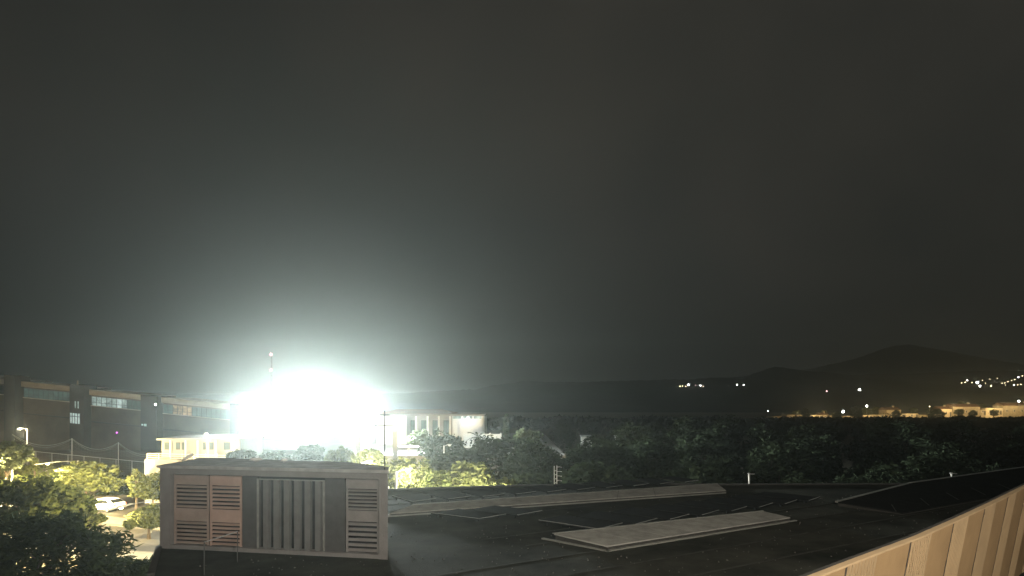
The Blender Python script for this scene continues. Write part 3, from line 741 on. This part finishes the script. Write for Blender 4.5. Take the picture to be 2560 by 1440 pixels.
# small white roof-edge things
q = Vector((7.3, 64, 0)); q = P(1450, 1205, 64)
o = thing('water_tank', 'small white rounded tank glimpsed behind the roof edge right of the ladder', 'tank', (q.x, 64, 0))
m = MB(); m.tube((0, 0, 0), (0, 0, 3.6), .14); m.build('stand', M['galv'], o)
m = MB(); m.ball((-.2, 0, 4.05), .42, 12, 8, .8); m.build('body', M['white'], o)
m = MB(); m.ball((.45, 0, 3.95), .3, 10, 6, .8); m.build('valve_box', M['white'], o)

# ================================================================== FLOODLIGHTS
def flood_mast(label, px, py, Y, share, heads=4, z0=0.0):
    q = P(px, py, Y); t = thing('floodlight_mast', label, 'floodlight', (q.x, q.y, z0), 0, 'floodlight masts of the sports court'); h = q.z - z0
    m = MB(); m.tube((0, 0, 0), (0, 0, h), .16, .10, 12); m.build('pole', M['pole'], t)
    m = MB(); m.box(-1.7, 1.7, -.06, .06, h-.05, h+.05); m.build('crossbar', M['galv'], t)
    for k in range(heads):
        x = -1.45 + 2.9*k/(heads-1)
        m = MB(); m.obox((x-.34, -.32, h-.10), (.68, 0, 0), (0, .22, .08), (0, -.16, .46)); hd = m.build('lamp_head', M['galv'], t)
        m = MB(); m.obox((x-.30, -.335, h-.075), (.60, 0, 0), (0, -.012, -.004), (0, -.14, .41)); m.build('lens', M['lamp_white'], hd)
    spot('floodlight_beam', (q.x, q.y-.75, q.z+.12), (85, 0, -8), FLOOD_I*share, (.90, 1.0, .965), cone=132, blend=1.0, size=.7, parent=t)
    return t
flood_mast('left floodlight mast hidden in the white glare', 640, 1026, 96, .26)  # added beside the middle mast to spread the glare into an oval
flood_mast('middle floodlight mast at the centre of the white glare', 765, 1018, 96, .44)
flood_mast('right floodlight mast at the right end of the white glare', 905, 1034, 96, .30)  # added as well, stretching the glare to the right

# ================================================================== FENCE, NETS
SL = 0.097
fz = lambda px, Y: P(px, 1125 + (px-50)*SL, Y)
o = thing('court_fence', 'chain link court fence with thin posts behind the lit hedge', 'fence', (fz(200, 96).x, 96, 0))
pts = [fz(px, 96) for px in range(-70, 470, 40)]
m = MB(); m.path(pts, .045, 6); m.build('top_rail', M['polewhite'], o, world=True)
for k, p in enumerate(pts):
    m = MB(); m.tube((p.x, p.y, 0), p, .045, .045, 6); m.build('post', M['polewhite'], o, world=True)
m = MB()
for k in range(len(pts)-1):
    a, b = pts[k], pts[k+1]
    for i in range(12):
        q = a.lerp(b, i/12); m.add([q, q+Vector((.012, 0, 0)), (q.x+.012, q.y, 0), (q.x, q.y, 0)], [(0, 1, 2, 3)])
    for i in range(8):
        f = (i+1)/9; m.add([(a.x, a.y, a.z*f), (b.x, b.y, b.z*f), (b.x, b.y, b.z*f+.012), (a.x, a.y, a.z*f+.012)], [(0, 1, 2, 3)])
mm = m.build('wire_mesh', M['net'], o, world=True); mm['kind'] = 'stuff'
o = thing('ball_net', 'sagging ball stop net slung between three tall posts behind the fence', 'net', (P(240, 1100, 99).x, 99, 0))
tops = [P(30, 1085, 99), P(180, 1096, 99), P(296, 1106, 99), P(416, 1118, 99)]
for p in tops[1:]:
    m = MB(); m.tube((p.x, p.y, 0), p, .07, .06, 8); m.build('post', M['polewhite'], o, world=True)
def sag(a, b, d, n=14): return [a.lerp(b, i/n) - Vector((0, 0, d*4*(i/n)*(1-i/n))) for i in range(n+1)]
for a, b, d in ((tops[0], tops[1], 1.5), (tops[1], tops[2], 1.45), (tops[2], tops[3], 1.6)):
    c = sag(a, b, d)
    m = MB(); m.path(c, .04, 5); m.path(sag(a - Vector((0, 0, .12)), b - Vector((0, 0, .12)), d+.2), .025, 5); m.build('rope', M['net'], o, world=True)
    m = MB()
    for q in sag(a, b, d, 30): m.add([q, q+Vector((.015, 0, 0)), (q.x+.015, q.y, .5), (q.x, q.y, .5)], [(0, 1, 2, 3)])
    for i in range(10):
        for q0, q1 in zip(c, c[1:]):
            f = 1-(i+1)/11; m.add([(q0.x, q0.y, q0.z*f), (q1.x, q1.y, q1.z*f), (q1.x, q1.y, q1.z*f+.012), (q0.x, q0.y, q0.z*f+.012)], [(0, 1, 2, 3)])
    m.build('netting', M['net'], o, world=True)['kind'] = 'stuff'

# ================================================================== LONG SCHOOL BUILDING, sheared to fall to the right
SY = 150.0
sb = thing('school_building', 'long dark school building with window bands and stair towers at the left', 'building', (P(205, 1000, SY).x, SY, 0))
KP = SY/F
def sx(px): return (px-1280)*KP
def sz(px, y_ref): return CAM_Z - (y_ref - 1000 + (px-205)*SL)*KP     # y_ref: row at px = 205
def sbox(mb, p0, p1, y0, y1, ya, yb):
    """sheared block, from pixel columns p0-p1, depth y0-y1, rows ya (top) - yb (bottom) taken at column 205"""
    x0, x1 = sx(p0), sx(p1)
    vs = []
    for ty in (yb, ya):
        for x, y, p in ((x0, y0, p0), (x1, y0, p1), (x1, y1, p1), (x0, y1, p0)):
            vs.append((x, y, sz(p, ty) if ty is not None else -.2))
    return mb.add(vs, [(3,2,1,0),(4,5,6,7),(0,1,5,4),(1,2,6,5),(2,3,7,6),(3,0,4,7)])
secs = [(-160, 28, 967), (55, 190, 969), (225, 365, 973), (405, 585, 975), (605, 760, 975)]
for i, (a, b, yt) in enumerate(secs):
    f = MB(); sbox(f, a, b, SY+.5, SY+13, yt+1, yt+16); sbox(f, a, b, SY+.5, SY+13, yt+40.3, None); f.build('wall', M['school_wall'], sb, world=True)
    f = MB(); sbox(f, a, b, SY-.3, SY+13.4, yt-1, yt+12); f.build('roof_fascia', M['fascia'], sb, world=True)
    f = MB(); sbox(f, a, b, SY+.25, SY+.48, yt+38, yt+40); f.build('sill', M['fascia'], sb, world=True)
    f = MB(); sbox(f, a, b, SY+2.0, SY+2.1, yt+16, yt+38); f.build('inner_wall', M['inside'], sb, world=True)
    # window band: frame with panes
    f = MB(); n = max(4, int((b-a)/12)); w = (b-a)/n
    for k in range(n+1): q = a + w*k; sbox(f, min(max(q-.6, a), b-1.2), min(max(q+.6, a+1.2), b), SY+.52, SY+.62, yt+16.1, yt+40)
    sbox(f, a, b, SY+.50, SY+.515, yt+30, yt+31)
    win = f.build('window_band', M['frame_dark'], sb, world=True)
    for k in range(n):
        g_ = MB(); sbox(g_, a+w*k+.7, a+w*(k+1)-.7, SY+.55, SY+.57, yt+16.2, yt+39.8)
        mm = 'win_dim'
        if i == 2: mm = 'win_lit' if k < n*.62 else 'win_dim'
        if i == 1: mm = 'win_dim'
        if i == 3 and 2 <= k <= 5: mm = 'win_warm'
        if i == 2 and k == n//2: mm = 'win_bright'
        if i == 0: mm = 'carglass'
        p = g_.mesh('pane', M[mm], off=sb.location); pl = link('pane', p, win)
    f = MB(); sbox(f, a, b, SY+.2, SY+.5, yt+78, yt+80); f.build('ledge', M['tower'], sb, world=True)
for k, (a, b, yt) in enumerate(((28, 55, 955), (190, 225, 962), (365, 405, 972), (585, 605, 972))):
    f = MB(); sbox(f, a+.1, b-.1, SY-2.2, SY+2.6, yt, None); tw = f.build('stair_tower', M['tower'], sb, world=True)
    if k == 1:
        f = MB()
        for q in (191.5, 197, 203.5, 210, 216.5): sbox(f, q, q+1.0, SY-2.40, SY-2.25, 1032, 1058)
        sbox(f, 192, 217, SY-2.42, SY-2.25, 1040, 1041.4)
        wf = f.build('window', M['frame_dark'], tw, world=False)
        wf.data.transform(Matrix.Translation(-sb.location))
        f = MB(); sbox(f, 192.5, 217, SY-2.24, SY-2.215, 1033, 1058)
        # glass sits in the tower face
        gp = link('pane', f.mesh('pane', M['win_bright'], off=sb.location), tw)
        f = MB(); sbox(f, 199, 201, SY-1, SY-.6, 952, 962); gp = link('finial', f.mesh('finial', M['white'], off=sb.location), tw)
        f = MB(); sbox(f, 203, 206, SY-2.24, SY-2.215, 1003, 1020); link('window_slit', f.mesh('window_slit', M['win_lit'], off=sb.location), tw)
        f = MB(); sbox(f, 210, 213, SY-2.24, SY-2.215, 1003, 1020); link('window_slit', f.mesh('window_slit', M['win_lit'], off=sb.location), tw)
    if k == 2:
        f = MB(); sbox(f, 367, 372, SY-2.24, SY-2.215, 1043, 1047); sbox(f, 374, 380, SY-2.24, SY-2.215, 1042, 1048); link('window', f.mesh('window', M['win_bright'], off=sb.location), tw)
        f = MB(); sbox(f, 401, 404, SY-2.24, SY-2.215, 990, 993); link('wall_lamp', f.mesh('wall_lamp', M['lamp_white'], off=sb.location), tw)
q = P(287, 1082, SY-.4)
m = MB(); m.ball((q.x, q.y+.75, q.z), .17); m.build('indicator_lamp', M['magenta_lamp'], sb, world=True)

# ================================================================== LOW PALE BUILDING with railing, behind the plant room
YB = 76.0; k_ = YB/F
pb = thing('pavilion', 'low pale building with columns and white terrace railing left of the glare', 'building', (P(480, 1100, YB).x, YB, 0))
bx = lambda p: (p-1280)*k_
bz = lambda py: CAM_Z - (py-1000)*k_
M['pale'] = mat('pale', (.27, .265, .25), .9, .12, .4)
m = MB(); m.box(bx(404), bx(600), YB, YB+7, 0, bz(1100)); m.build('wall', M['pale'], pb, world=True)
m = MB(); m.box(bx(400), bx(604), YB-.8, YB+7.3, bz(1100)+.003, bz(1095)); m.build('roof', M['concrete'], pb, world=True)
for a, b in ((412, 424), (440, 450), (455, 462), (508, 514), (524, 534), (560, 575)):
    m = MB(); m.box(bx(a), bx(b), YB-.05, YB-.003, bz(1124), bz(1106)); w = m.build('window', M['frame_dark'], pb, world=True)
    m = MB(); m.box(bx(a)+.06, bx(b)-.06, YB-.065, YB-.052, bz(1123), bz(1107)); link('pane', m.mesh('pane', M['win_dim'], off=pb.location), w)
for a in (432, 470, 500, 545, 590):
    m = MB(); m.tube((bx(a), YB-.6, 0), (bx(a), YB-.6, bz(1100)), .09); m.build('column', M['white'], pb, world=True)
m = MB(); m.box(bx(400), bx(604), YB-3.2, YB-.8, 0, bz(1142)); m.build('terrace_slab', M['concrete'], pb, world=True)
rl = MB()
for y in (1128, 1133, 1138): rl.tube((bx(405), YB-3.1, bz(y)+.0), (bx(600), YB-3.1, bz(y+5)), .035)
rail = rl.build('railing', M['white'], pb, world=True)
for a in range(405, 604, 28):
    m = MB(); m.tube((bx(a), YB-3.1, bz(1146)), (bx(a), YB-3.1, bz(1128)), .035); link('post', m.mesh('post', M['white'], off=pb.location), rail)

# ================================================================== COLONNADED BUILDING on the terrace
YC = 112.0; kc = YC/F
cb = thing('colonnade_building', 'white colonnaded building with low hipped roof right of the glare', 'building', (P(1100, 1060, YC).x, YC, 4.2))
cx = lambda p: (p-1280)*kc
cz = lambda py: CAM_Z - (py-1000)*kc
X0, X1 = cx(940), cx(1212)
m = MB(); m.box(X0, X1, YC-.4, YC+10, cz(1040), cz(1035)); m.build('eaves_slab', M['concrete'], cb, world=True)
m = MB(); r0 = cz(1035)+.003; m.add([(X0-.3, YC-.7, r0), (cx(1135), YC-.7, r0), (cx(1135), YC+10, r0), (X0-.3, YC+10, r0), (X0+3, YC+4.6, cz(1024)), (cx(1100), YC+4.6, cz(1024))],
                                    [(0,1,5,4),(1,2,5),(2,3,4,5),(3,0,4),(3,2,1,0)]); m.build('roof', M['tile'], cb, world=True)
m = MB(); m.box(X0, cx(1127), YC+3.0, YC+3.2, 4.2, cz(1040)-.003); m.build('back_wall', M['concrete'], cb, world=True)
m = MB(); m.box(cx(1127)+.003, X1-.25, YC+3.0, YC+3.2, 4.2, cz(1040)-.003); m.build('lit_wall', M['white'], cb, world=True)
m = MB(); m.box(X1-.24, X1, YC+.4, YC+9, 4.2, cz(1040)-.003); m.build('end_wall', M['white'], cb, world=True)
m = MB(); m.box(X0, cx(1012), YC+.3, YC+.5, 4.2, cz(1040)-.003); m.build('front_wall', M['white'], cb, world=True)
for p in (1013, 1040, 1069, 1097, 1125, 1206):
    m = MB(); m.box(cx(p)-.16, cx(p)+.16, YC-.16, YC+.16, 4.2, cz(1040)-.003); m.build('column', M['white'], cb, world=True)
for p in (1020, 1047, 1076, 1104):
    m = MB(); m.box(cx(p), cx(p+16), YC+2.9, YC+2.997, cz(1090), cz(1052)); w = m.build('window', M['frame_dark'], cb, world=True)
    for a in (0, 1):
        m = MB(); m.box(cx(p+1+a*7.5), cx(p+7.5+a*7.5), YC+2.87, YC+2.897, cz(1089), cz(1053)); link('pane', m.mesh('pane', M['win_dim'], off=cb.location), w)
for a, b in ((1128, 1150), (1154, 1178), (1182, 1203)):
    m = MB(); m.box(cx(a), cx(b), YC+2.9, YC+2.997, cz(1048), cz(1041)); m.build('clerestory_window', M['win_lit'], cb, world=True)
point('colonnade_lamp', (cx(1165), YC+.6, cz(1046)), 26, (.92, .96, 1), .2, cb)
point('colonnade_lamp', (cx(1000), YC-3.5, cz(1050)), 60, (.92, .96, 1), .2, cb)  # added unseen lamp, brightens the left wing in the floodlights' stead
gw = thing('garden_wall', 'short bright white garden wall between palm and cypress', 'wall', (P(1215, 1095, 104).x, 104, 4.2))
m = MB(); m.box(P(1158, 0, 104).x, P(1252, 0, 104).x, 104, 104.3, 4.2, P(0, 1087, 104).z); m.build('wall', M['white'], gw, world=True)
m = MB(); m.box(P(1156, 0, 104).x, P(1254, 0, 104).x, 103.95, 104.35, P(0, 1087, 104).z+.002, P(0, 1085, 104).z); m.build('coping', M['white'], gw, world=True)
for p in (1180, 1225, 1252):
    m = MB(); m.box(P(p-2, 0, 104).x, P(p+2, 0, 104).x, 103.9, 103.997, 4.2, P(0, 1082, 104).z); m.build('pier', M['white'], gw, world=True)
point('garden_wall_lamp', (P(1200, 0, 101).x, 101, 6.3), 14, (.92, .96, 1), .15, gw)
# pillars and canopy left of the colonnade
for px, lab in ((896, 'left one of two thick concrete pillars below the glare'), (988, 'right one of two thick concrete pillars, beside the antenna mast')):
    q = P(px, 1080, 70); o = thing('concrete_pillar', lab, 'pillar', (q.x, 70, 0), 0, 'concrete pillars below the glare')
    m = MB(); m.box(-.24, .24, -.24, .24, 0, q.z); m.build('shaft', M['concrete'], o); m = MB(); m.box(-.28, .28, -.28, .28, q.z+.002, q.z+.12); m.build('cap', M['concrete'], o)
q = P(1022, 1117, 92); o = thing('canopy', 'flat white canopy on a single post before the colonnade', 'canopy', (q.x, 92, 4.2))
m = MB(); m.box(-1.5, 1.5, -.8, .8, q.z-4.2-.06, q.z-4.2+.1); m.build('roof', M['white'], o)
m = MB(); m.box(-.14, .14, -.14, .14, 0, q.z-4.2-.063); m.build('post', M['white'], o)
for px, lab in ((1450, 'pale shed wall glimpsed through the dark grove, the wider one'), (1522, 'narrow pale shed glimpsed through the dark grove')):
    q = P(px, 1092, 120); w = .9 if px == 1450 else .35; o = thing('garden_shed', lab, 'shed', (q.x, 109, 0), 0, 'pale sheds in the grove')
    m = MB(); m.box(-w, w, 0, 2, 0, P(0, 1088, 109).z-.3); m.build('wall', M['white'], o)
    m = MB(); m.box(-w-.15, w+.15, -.2, 2.2, P(0, 1088, 109).z-.297, P(0, 1088, 109).z-.1); m.build('roof', M['galv'], o)
    m = MB(); m.box(-w*.3, w*.3, -.05, -.003, 0, 2); m.build('door', M['shutter'], o)

# ================================================================== CARS
def car_mesh_parts(paint):
    Lc, Wc = 4.3, 1.74
    prof = [(-2.15, .42), (-2.12, .78), (-1.98, .92), (-1.35, 1.02), (-.55, 1.44), (.55, 1.47), (1.35, 1.36), (1.95, 1.0), (2.12, .9), (2.15, .45), (1.7, .28), (-1.75, .28)]
    b = MB(); n = len(prof)
    for s in (-1, 1):
        pass
    ring = []
    for f, sh in ((-1, .86), (-.93, 1), (.93, 1), (1, .86)):
        ring.append([(x*(1 if abs(f) < 1 else .985), f*Wc/2*(1 - .16*max(0, (z-.95)/.5)), .28 + (z-.28)*(1 if abs(f) < 1 else .985)) for x, z in prof])
    vs = [v for r in ring for v in r]; fs = [tuple(range(n)), tuple(range(3*n, 4*n))[::-1]]
    for k in range(3):
        for i in range(n): fs.append((k*n+i, (k+1)*n+i, (k+1)*n+(i+1) % n, k*n+(i+1) % n))
    b.add(vs, fs); return b
def car(label, loc, rz, paint, group):
    t = thing('parked_car', label, 'car', loc, rz, group)
    body = car_mesh_parts(paint).build('body', M[paint], t)
    for s in (-1, 1):
        m = MB(); y = s*.80
        for (xa, xb, za, zb, xc, xd) in ((-1.22, -.08, 1.0, 1.37, -.52, -.08), (.02, 1.45, 1.0, 1.37, .02, 1.02)):
            yo = [y*1.075, y*1.075, y*.975, y*.975]
            m.add([(xa, yo[0], za), (xb, yo[0], za), (xd, yo[2], zb), (xc, yo[2], zb)], [(0, 1, 2, 3) if s < 0 else (3, 2, 1, 0)])
        m.build('side_window', M['carglass'], t)
    m = MB(); m.add([(-1.33, -.72, 1.06), (-1.33, .72, 1.06), (-.60, .62, 1.445), (-.60, -.62, 1.445)], [(0, 3, 2, 1)]); m.build('windscreen', M['carglass'], t)
    m = MB(); m.add([(1.90, -.70, 1.06), (1.90, .70, 1.06), (1.42, .62, 1.36), (1.42, -.62, 1.36)], [(0, 1, 2, 3)]); m.build('rear_window', M['carglass'], t)
    for x in (-1.32, 1.28):
        for s in (-1, 1):
            m = MB(); m.tube((x, s*.70, .31), (x, s*.885, .31), .31, .31, 18); w = m.build('wheel', M['rubber'], t)
            m = MB(); m.tube((x, s*.886, .31), (x, s*.895, .31), .2, .19, 12); m.build('rim', M['rim'], w)
    for s in (-1, 1):
        m = MB(); m.box(-2.16, -2.02, s*.62-.17, s*.62+.17, .68, .80); m.build('headlight', M['carlight'], t)
        m = MB(); m.box(2.06, 2.165, s*.66-.12, s*.66+.12, .78, .92); m.build('tail_light', M['tail'], t)
        m = MB(); m.box(-1.0, -.85, s*.93-.08, s*.93+.08, .98, 1.10); m.build('mirror', M[paint], t)
    return t
q = G(262, 1277); car('white car parked in the open between the lit trees', q, R(-14), 'carpaint', 'parked cars by the street')
q = G(110, 1262); car('white car parked behind the olive tree at the left, mostly hidden', q, R(-14), 'carpaint', 'parked cars by the street')
q = G(30, 1262); car('grey car parked at the left picture edge behind the olive tree', q, R(-14), 'cargrey', 'parked cars by the street')
q = G(195, 1275); car('pale car parked beside the open white car, half hidden by leaves', (q.x-2.4, q.y+.6, 0), R(-14), 'cargrey', 'parked cars by the street')

# ================================================================== FAR MAST with red lights
YM = 400.0; q = P(679, 888, YM)
o = thing('radio_mast', 'tall far lattice mast with two red warning lights above the glare', 'mast', (q.x, YM, 0)); h = q.z
m = MB()
for a in range(3):
    c, s = math.cos(a*2.094), math.sin(a*2.094); m.tube((c*.9, s*.9, 0), (c*.35, s*.35, h), .09, .06, 5)
    c2, s2 = math.cos((a+1)*2.094), math.sin((a+1)*2.094)
    for k in range(14):
        f0, f1 = k/14, (k+1)/14; r0, r1 = .9-.55*f0, .9-.55*f1; m.tube((c*r0, s*r0, h*f0), (c2*r1, s2*r1, h*f1), .04, .04, 4)
m.build('lattice', M['pole'], o)
for z in (h+.4, P(0, 925, YM).z):
    m = MB(); m.ball((0, -.9, z), .55); m.build('warning_light', M['red_lamp'], o)

# ================================================================== VILLAGE
YV = 360.0; kv = YV/F
hl = []
def house(label, a, b, yt, yb, m, seed, roof=True, lamp=0.0, Y=YV, tall=False):
    g = random.Random(seed); k = Y/F; x0, x1 = (a-1280)*k, (b-1280)*k; zt = CAM_Z-(yt-1000)*k; zb = CAM_Z-(yb-1000)*k
    t = thing('village_house', label, 'house', ((x0+x1)/2, Y, zb), 0, 'lit houses of the village'); w = x1-x0; h = zt-zb; d = 8
    e = h if not roof else h*.86
    f = MB(); f.box(-w/2, w/2, 0, d, -zb-.5 if zb > 0 else -.5, e); f.build('wall', M[m], t)
    if roof:
        f = MB(); f.add([(-w/2-.4, -.4, e+.004), (w/2+.4, -.4, e+.004), (w/2+.4, d+.4, e+.004), (-w/2-.4, d+.4, e+.004), (-w/2-.4, d/2, h+1.0), (w/2+.4, d/2, h+1.0)],
                        [(0,1,5,4),(2,3,4,5),(0,4,3),(1,2,5),(3,2,1,0)]); rf = f.build('roof', M['tile'], t)
        f = MB(); f.box(w*.2, w*.2+.7, d/2-.4, d/2+.4, h+.3, h+1.9); f.build('chimney', M['house_stone'], rf)
    n = max(1, int(w/4.2))
    for lev in range(2 if h > 4.6 else 1):
        z = (1.0 if h > 2.4 else .5) + lev*2.7
        for i in range(n):
            xx = -w/2 + w*(i+.5)/n + g.uniform(-.3, .3)
            if z + 1.2 > e: continue
            f = MB(); f.box(xx-.55, xx+.55, -.06, -.004, z, min(z+1.4, e-.15)); wi = f.build('window', M['white'], t)
            f = MB(); f.box(xx-.45, xx+.45, -.09, -.062, z+.08, min(z+1.32, e-.25)); f.build('shutter', M['shutter'], wi)
    f = MB(); xx = w*.38; f.box(xx-.5, xx+.5, -.07, -.004, -.4, min(2.1, e*.8)); f.build('door', M['shutter'], t)
    lamp *= 1.3
    if lamp: point('house_lamp', ((x0+x1)/2 - w*.2, Y-7, zt+1.5), lamp, (1, .74, .36), .4, t)
    return t
house('far garden house with dim stone wall at the left end of the village', 1968, 2008, 1037, 1050, 'house_stone', 1, False, 28)
house('small bright house right of the dim stone wall at the left end of the village', 2015, 2042, 1037, 1049, 'house', 2, False, 150)
house('small dim shed left of the brightest village street lamp', 2055, 2072, 1036, 1043, 'house_stone', 3, True, 30)
house('long low bright wall of a house below the star shaped lamp', 2142, 2190, 1038, 1049, 'house', 4, False, 190)
house('low lit house wall just right of the long bright one', 2193, 2217, 1037, 1046, 'house', 5, False, 70)
house('dim two storey house with dark doorway in the middle of the village', 2217, 2252, 1022, 1045, 'house_stone', 6, True, 60)
house('bright low house right of the dim two storey one', 2264, 2296, 1034, 1043, 'house', 7, False, 150)
house('brightest two storey white house in the village', 2352, 2380, 1020, 1039, 'house', 8, True, 330)
house('tan house half hidden by trees right of the brightest house', 2383, 2450, 1014, 1036, 'house_stone', 9, True, 150)
house('bright house with an arch shaped tree at its left corner', 2464, 2507, 1020, 1035, 'house', 10, False, 300)
house('long stone house at the right picture edge under a white lamp', 2508, 2600, 1011, 1034, 'house_stone', 11, True, 230)
house('bright low house wall left of the small warm lamp', 2044, 2056, 1038, 1047, 'house', 15, False, 60)
house('low lit shed wall between the dim two storey house and the bright low one', 2252.5, 2263.5, 1035, 1043, 'house', 16, False, 40)
house('lit wall between the tan house and the house with the corner tree', 2450.5, 2463.5, 1024, 1036, 'house_stone', 17, False, 50)
house('long low wall at the left end of the village band, faintly lit', 1930, 1966, 1041, 1049, 'house_stone', 18, False, 25)
for k, (px, py, r, lab) in enumerate(((1990, 1034, 9, 'lit green tree behind the stone garden house'), (2060, 1033, 7, 'lit green tree behind the low shed left of the brightest lamp'), (2165, 1030, 12, 'lit green tree behind the long bright wall'),
                                 (2190, 1027, 10, 'lit green tree left of the dim two storey house'), (2285, 1028, 9, 'lit green tree behind the bright low house'), (2405, 1012, 10, 'lit green tree behind the tan house'), (2455, 1018, 9, 'lit green tree right of the tan house'))):
    tree_px('village_tree', lab, px, py, 371+k, r, r, 'leaf_lit', .9, 40, 16, 400+k, z0=0, group='lit trees behind the village houses')
VT = ['dark round tree right beside the brightest white village house', 'dark round tree before the middle of the tan village house', 'dark round tree at the left corner of the bright house near the right edge', 'dark round tree before the doorway of the dim two storey village house',
      'wide dark tree left of the brightest village street lamp', 'largest dark village tree, left of the brightest white house', 'dark village tree just right of the brightest street lamp', 'dark tree at the leftmost village garden house']
house('low lit wall under the small white lamp left of the brightest village house', 2300, 2334, 1037, 1043, 'house_stone', 12, False, 30)
house('low lit wall between the stone garden house and the brightest street lamp', 2074, 2104, 1039, 1046, 'house_stone', 13, False, 40)
house('dim lit wall under the brightest star shaped lamp', 2108, 2140, 1040, 1046, 'house_stone', 14, False, 50)
for k, (px, py, r) in enumerate(((2398, 1030, 10), (2430, 1034, 9), (2480, 1032, 8), (2235, 1036, 10), (2085, 1040, 12), (2330, 1036, 16), (2130, 1030, 14), (2005, 1034, 10))):
    q = P(px, py, 352)
    t = copy_tree(protos[k % 8]); sc = r*352/F/3.0
    t.location = (q.x, 352 - k*.7, q.z - 5.2*sc); t.scale = (sc, sc, sc); t.rotation_euler = (0, 0, k); t.name = 'village_tree'
    t['group'] = 'dark trees among the village houses'; t['label'] = VT[k]
# lamps of village and hill
def far_lamp(label, px, py, Y, r, m, group, pole=5.0):
    q = P(px, py, Y); t = thing('distant_lamp', label, 'lamp', (q.x, q.y, q.z-pole), 0, group)
    f = MB(); f.tube((0, 0, 0), (0, 0, pole), .12, .08, 6); f.build('pole', M['pole'], t)
    f = MB(); f.ball((0, 0, pole), r, 8, 5); f.build('lamp', M[m], t)
    return t
VG = 'white street lamps of the village'
far_lamp('brightest star shaped white lamp in the village', 2108, 1029, 350, 0.66, 'far_white', VG)
far_lamp('bright white lamp above the long low village wall', 2167, 1015, 350, 0.49, 'far_white', VG)
far_lamp('white lamp above the stone house at the right picture edge', 2547, 1003, 350, 0.49, 'far_white', VG)
far_lamp('small warm lamp left of the brightest village house', 2324, 1016, 350, 0.20, 'far_warm', VG)
far_lamp('tiny white lamp alone left of the village', 1920, 1028, 350, 0.18, 'far_white', VG)
far_lamp('tiny pink lamp alone on the dark slope above the village', 2067, 978, 900, .9, 'far_pink', None)
far_lamp('white lamp at the left end of the lights above the village', 2149, 975, 1000, 1.9, 'far_white', None)
for k, (px, py, r, mm) in enumerate(((1700, 966, 1.3, 'far_warm'), (1706, 965, 1.0, 'far_warm'), (1714, 966, 1.2, 'far_warm'), (1721, 962, 2.4, 'far_white'), (1739, 963, .8, 'far_pink'), (1751, 964, 1.7, 'far_white'), (1758, 966, .9, 'far_warm'), (1774, 970, 1.1, 'far_warm'), (1807, 968, 1.3, 'far_white'), (1843, 962, 1.5, 'far_white'), (1859, 962, 1.5, 'far_white'))):
    hl.append(far_lamp('lamp', px, py, 1150, r*.6, mm, 'lamps along the dark hillside', 4))
label_in_order(hl, '%s lamp from the left in the line of lights along the dark hillside'); hl = []
gl = random.Random(3)
for px, py, r, mm in ((2172, 969, 1.0, 'far_warm'), (2208, 970, .9, 'far_warm'), (2186, 977, .8, 'far_pink'), (2230, 970, .6, 'far_warm'), (2246, 967, .7, 'far_warm'), (2262, 965, .7, 'far_warm'), (2283, 962, .9, 'far_warm'), (2345, 966, .6, 'far_pink'), (2368, 968, 1.7, 'far_white'),
                      (2404, 957, 1.0, 'far_warm'), (2413, 956, 1.1, 'far_warm'), (2418, 951, 1.2, 'far_white'), (2430, 956, .9, 'far_warm'), (2443, 956, 3.0, 'far_white'), (2450, 965, 2.2, 'far_white'), (2436, 969, 1.0, 'far_warm'), (2478, 965, 1.3, 'far_warm'), (2481, 971, 1.0, 'far_warm'), (2501, 970, 1.0, 'far_warm'),
                      (2505, 958, .9, 'far_warm'), (2512, 957, .9, 'far_warm'), (2520, 954, .9, 'far_warm'), (2529, 951, .8, 'far_warm'), (2537, 949, .9, 'far_warm'), (2546, 943, 1.3, 'far_white'), (2535, 962, 1.4, 'far_white'), (2544, 962, .9, 'far_warm'), (2552, 961, .9, 'far_warm'), (2493, 946, .7, 'far_warm'), (2475, 948, .6, 'far_warm'), (2456, 951, .8, 'far_warm'), (2464, 958, .7, 'far_warm'), (2424, 971, .8, 'far_warm'), (2468, 972, .7, 'far_warm'), (2300, 961, .6, 'far_warm'), (2320, 964, .5, 'far_warm'), (2194, 973, .6, 'far_warm'), (2514, 963, .7, 'far_warm'), (2556, 940, .9, 'far_warm')):
    hl.append(far_lamp('lamp', px, py, 1050, r*.6, mm, 'lamps on the far slope above the village', 4))
label_in_order(hl, '%s lamp from the left among the scattered lights on the slope above the village')

# ================================================================== HAZE
m = bpy.data.materials.new('haze'); m.use_nodes = True; n = m.node_tree.nodes; n.clear()
out = n.new('ShaderNodeOutputMaterial'); pv = n.new('ShaderNodeVolumePrincipled')
pv.inputs['Color'].default_value = (.88, .97, .94, 1); pv.inputs['Density'].default_value = HAZE_DENSITY; pv.inputs['Anisotropy'].default_value = .82  # haze scatter around the floodlights also stands for their lens glare
m.node_tree.links.new(pv.outputs[0], out.inputs['Volume'])
hz = MB(); hz.box(-3050, 3050, -70, 3320, -1.0, 330)
h = hz.build('haze', m); h['kind'] = 'stuff'; tag(h, 'pale night haze filling the valley', 'haze')
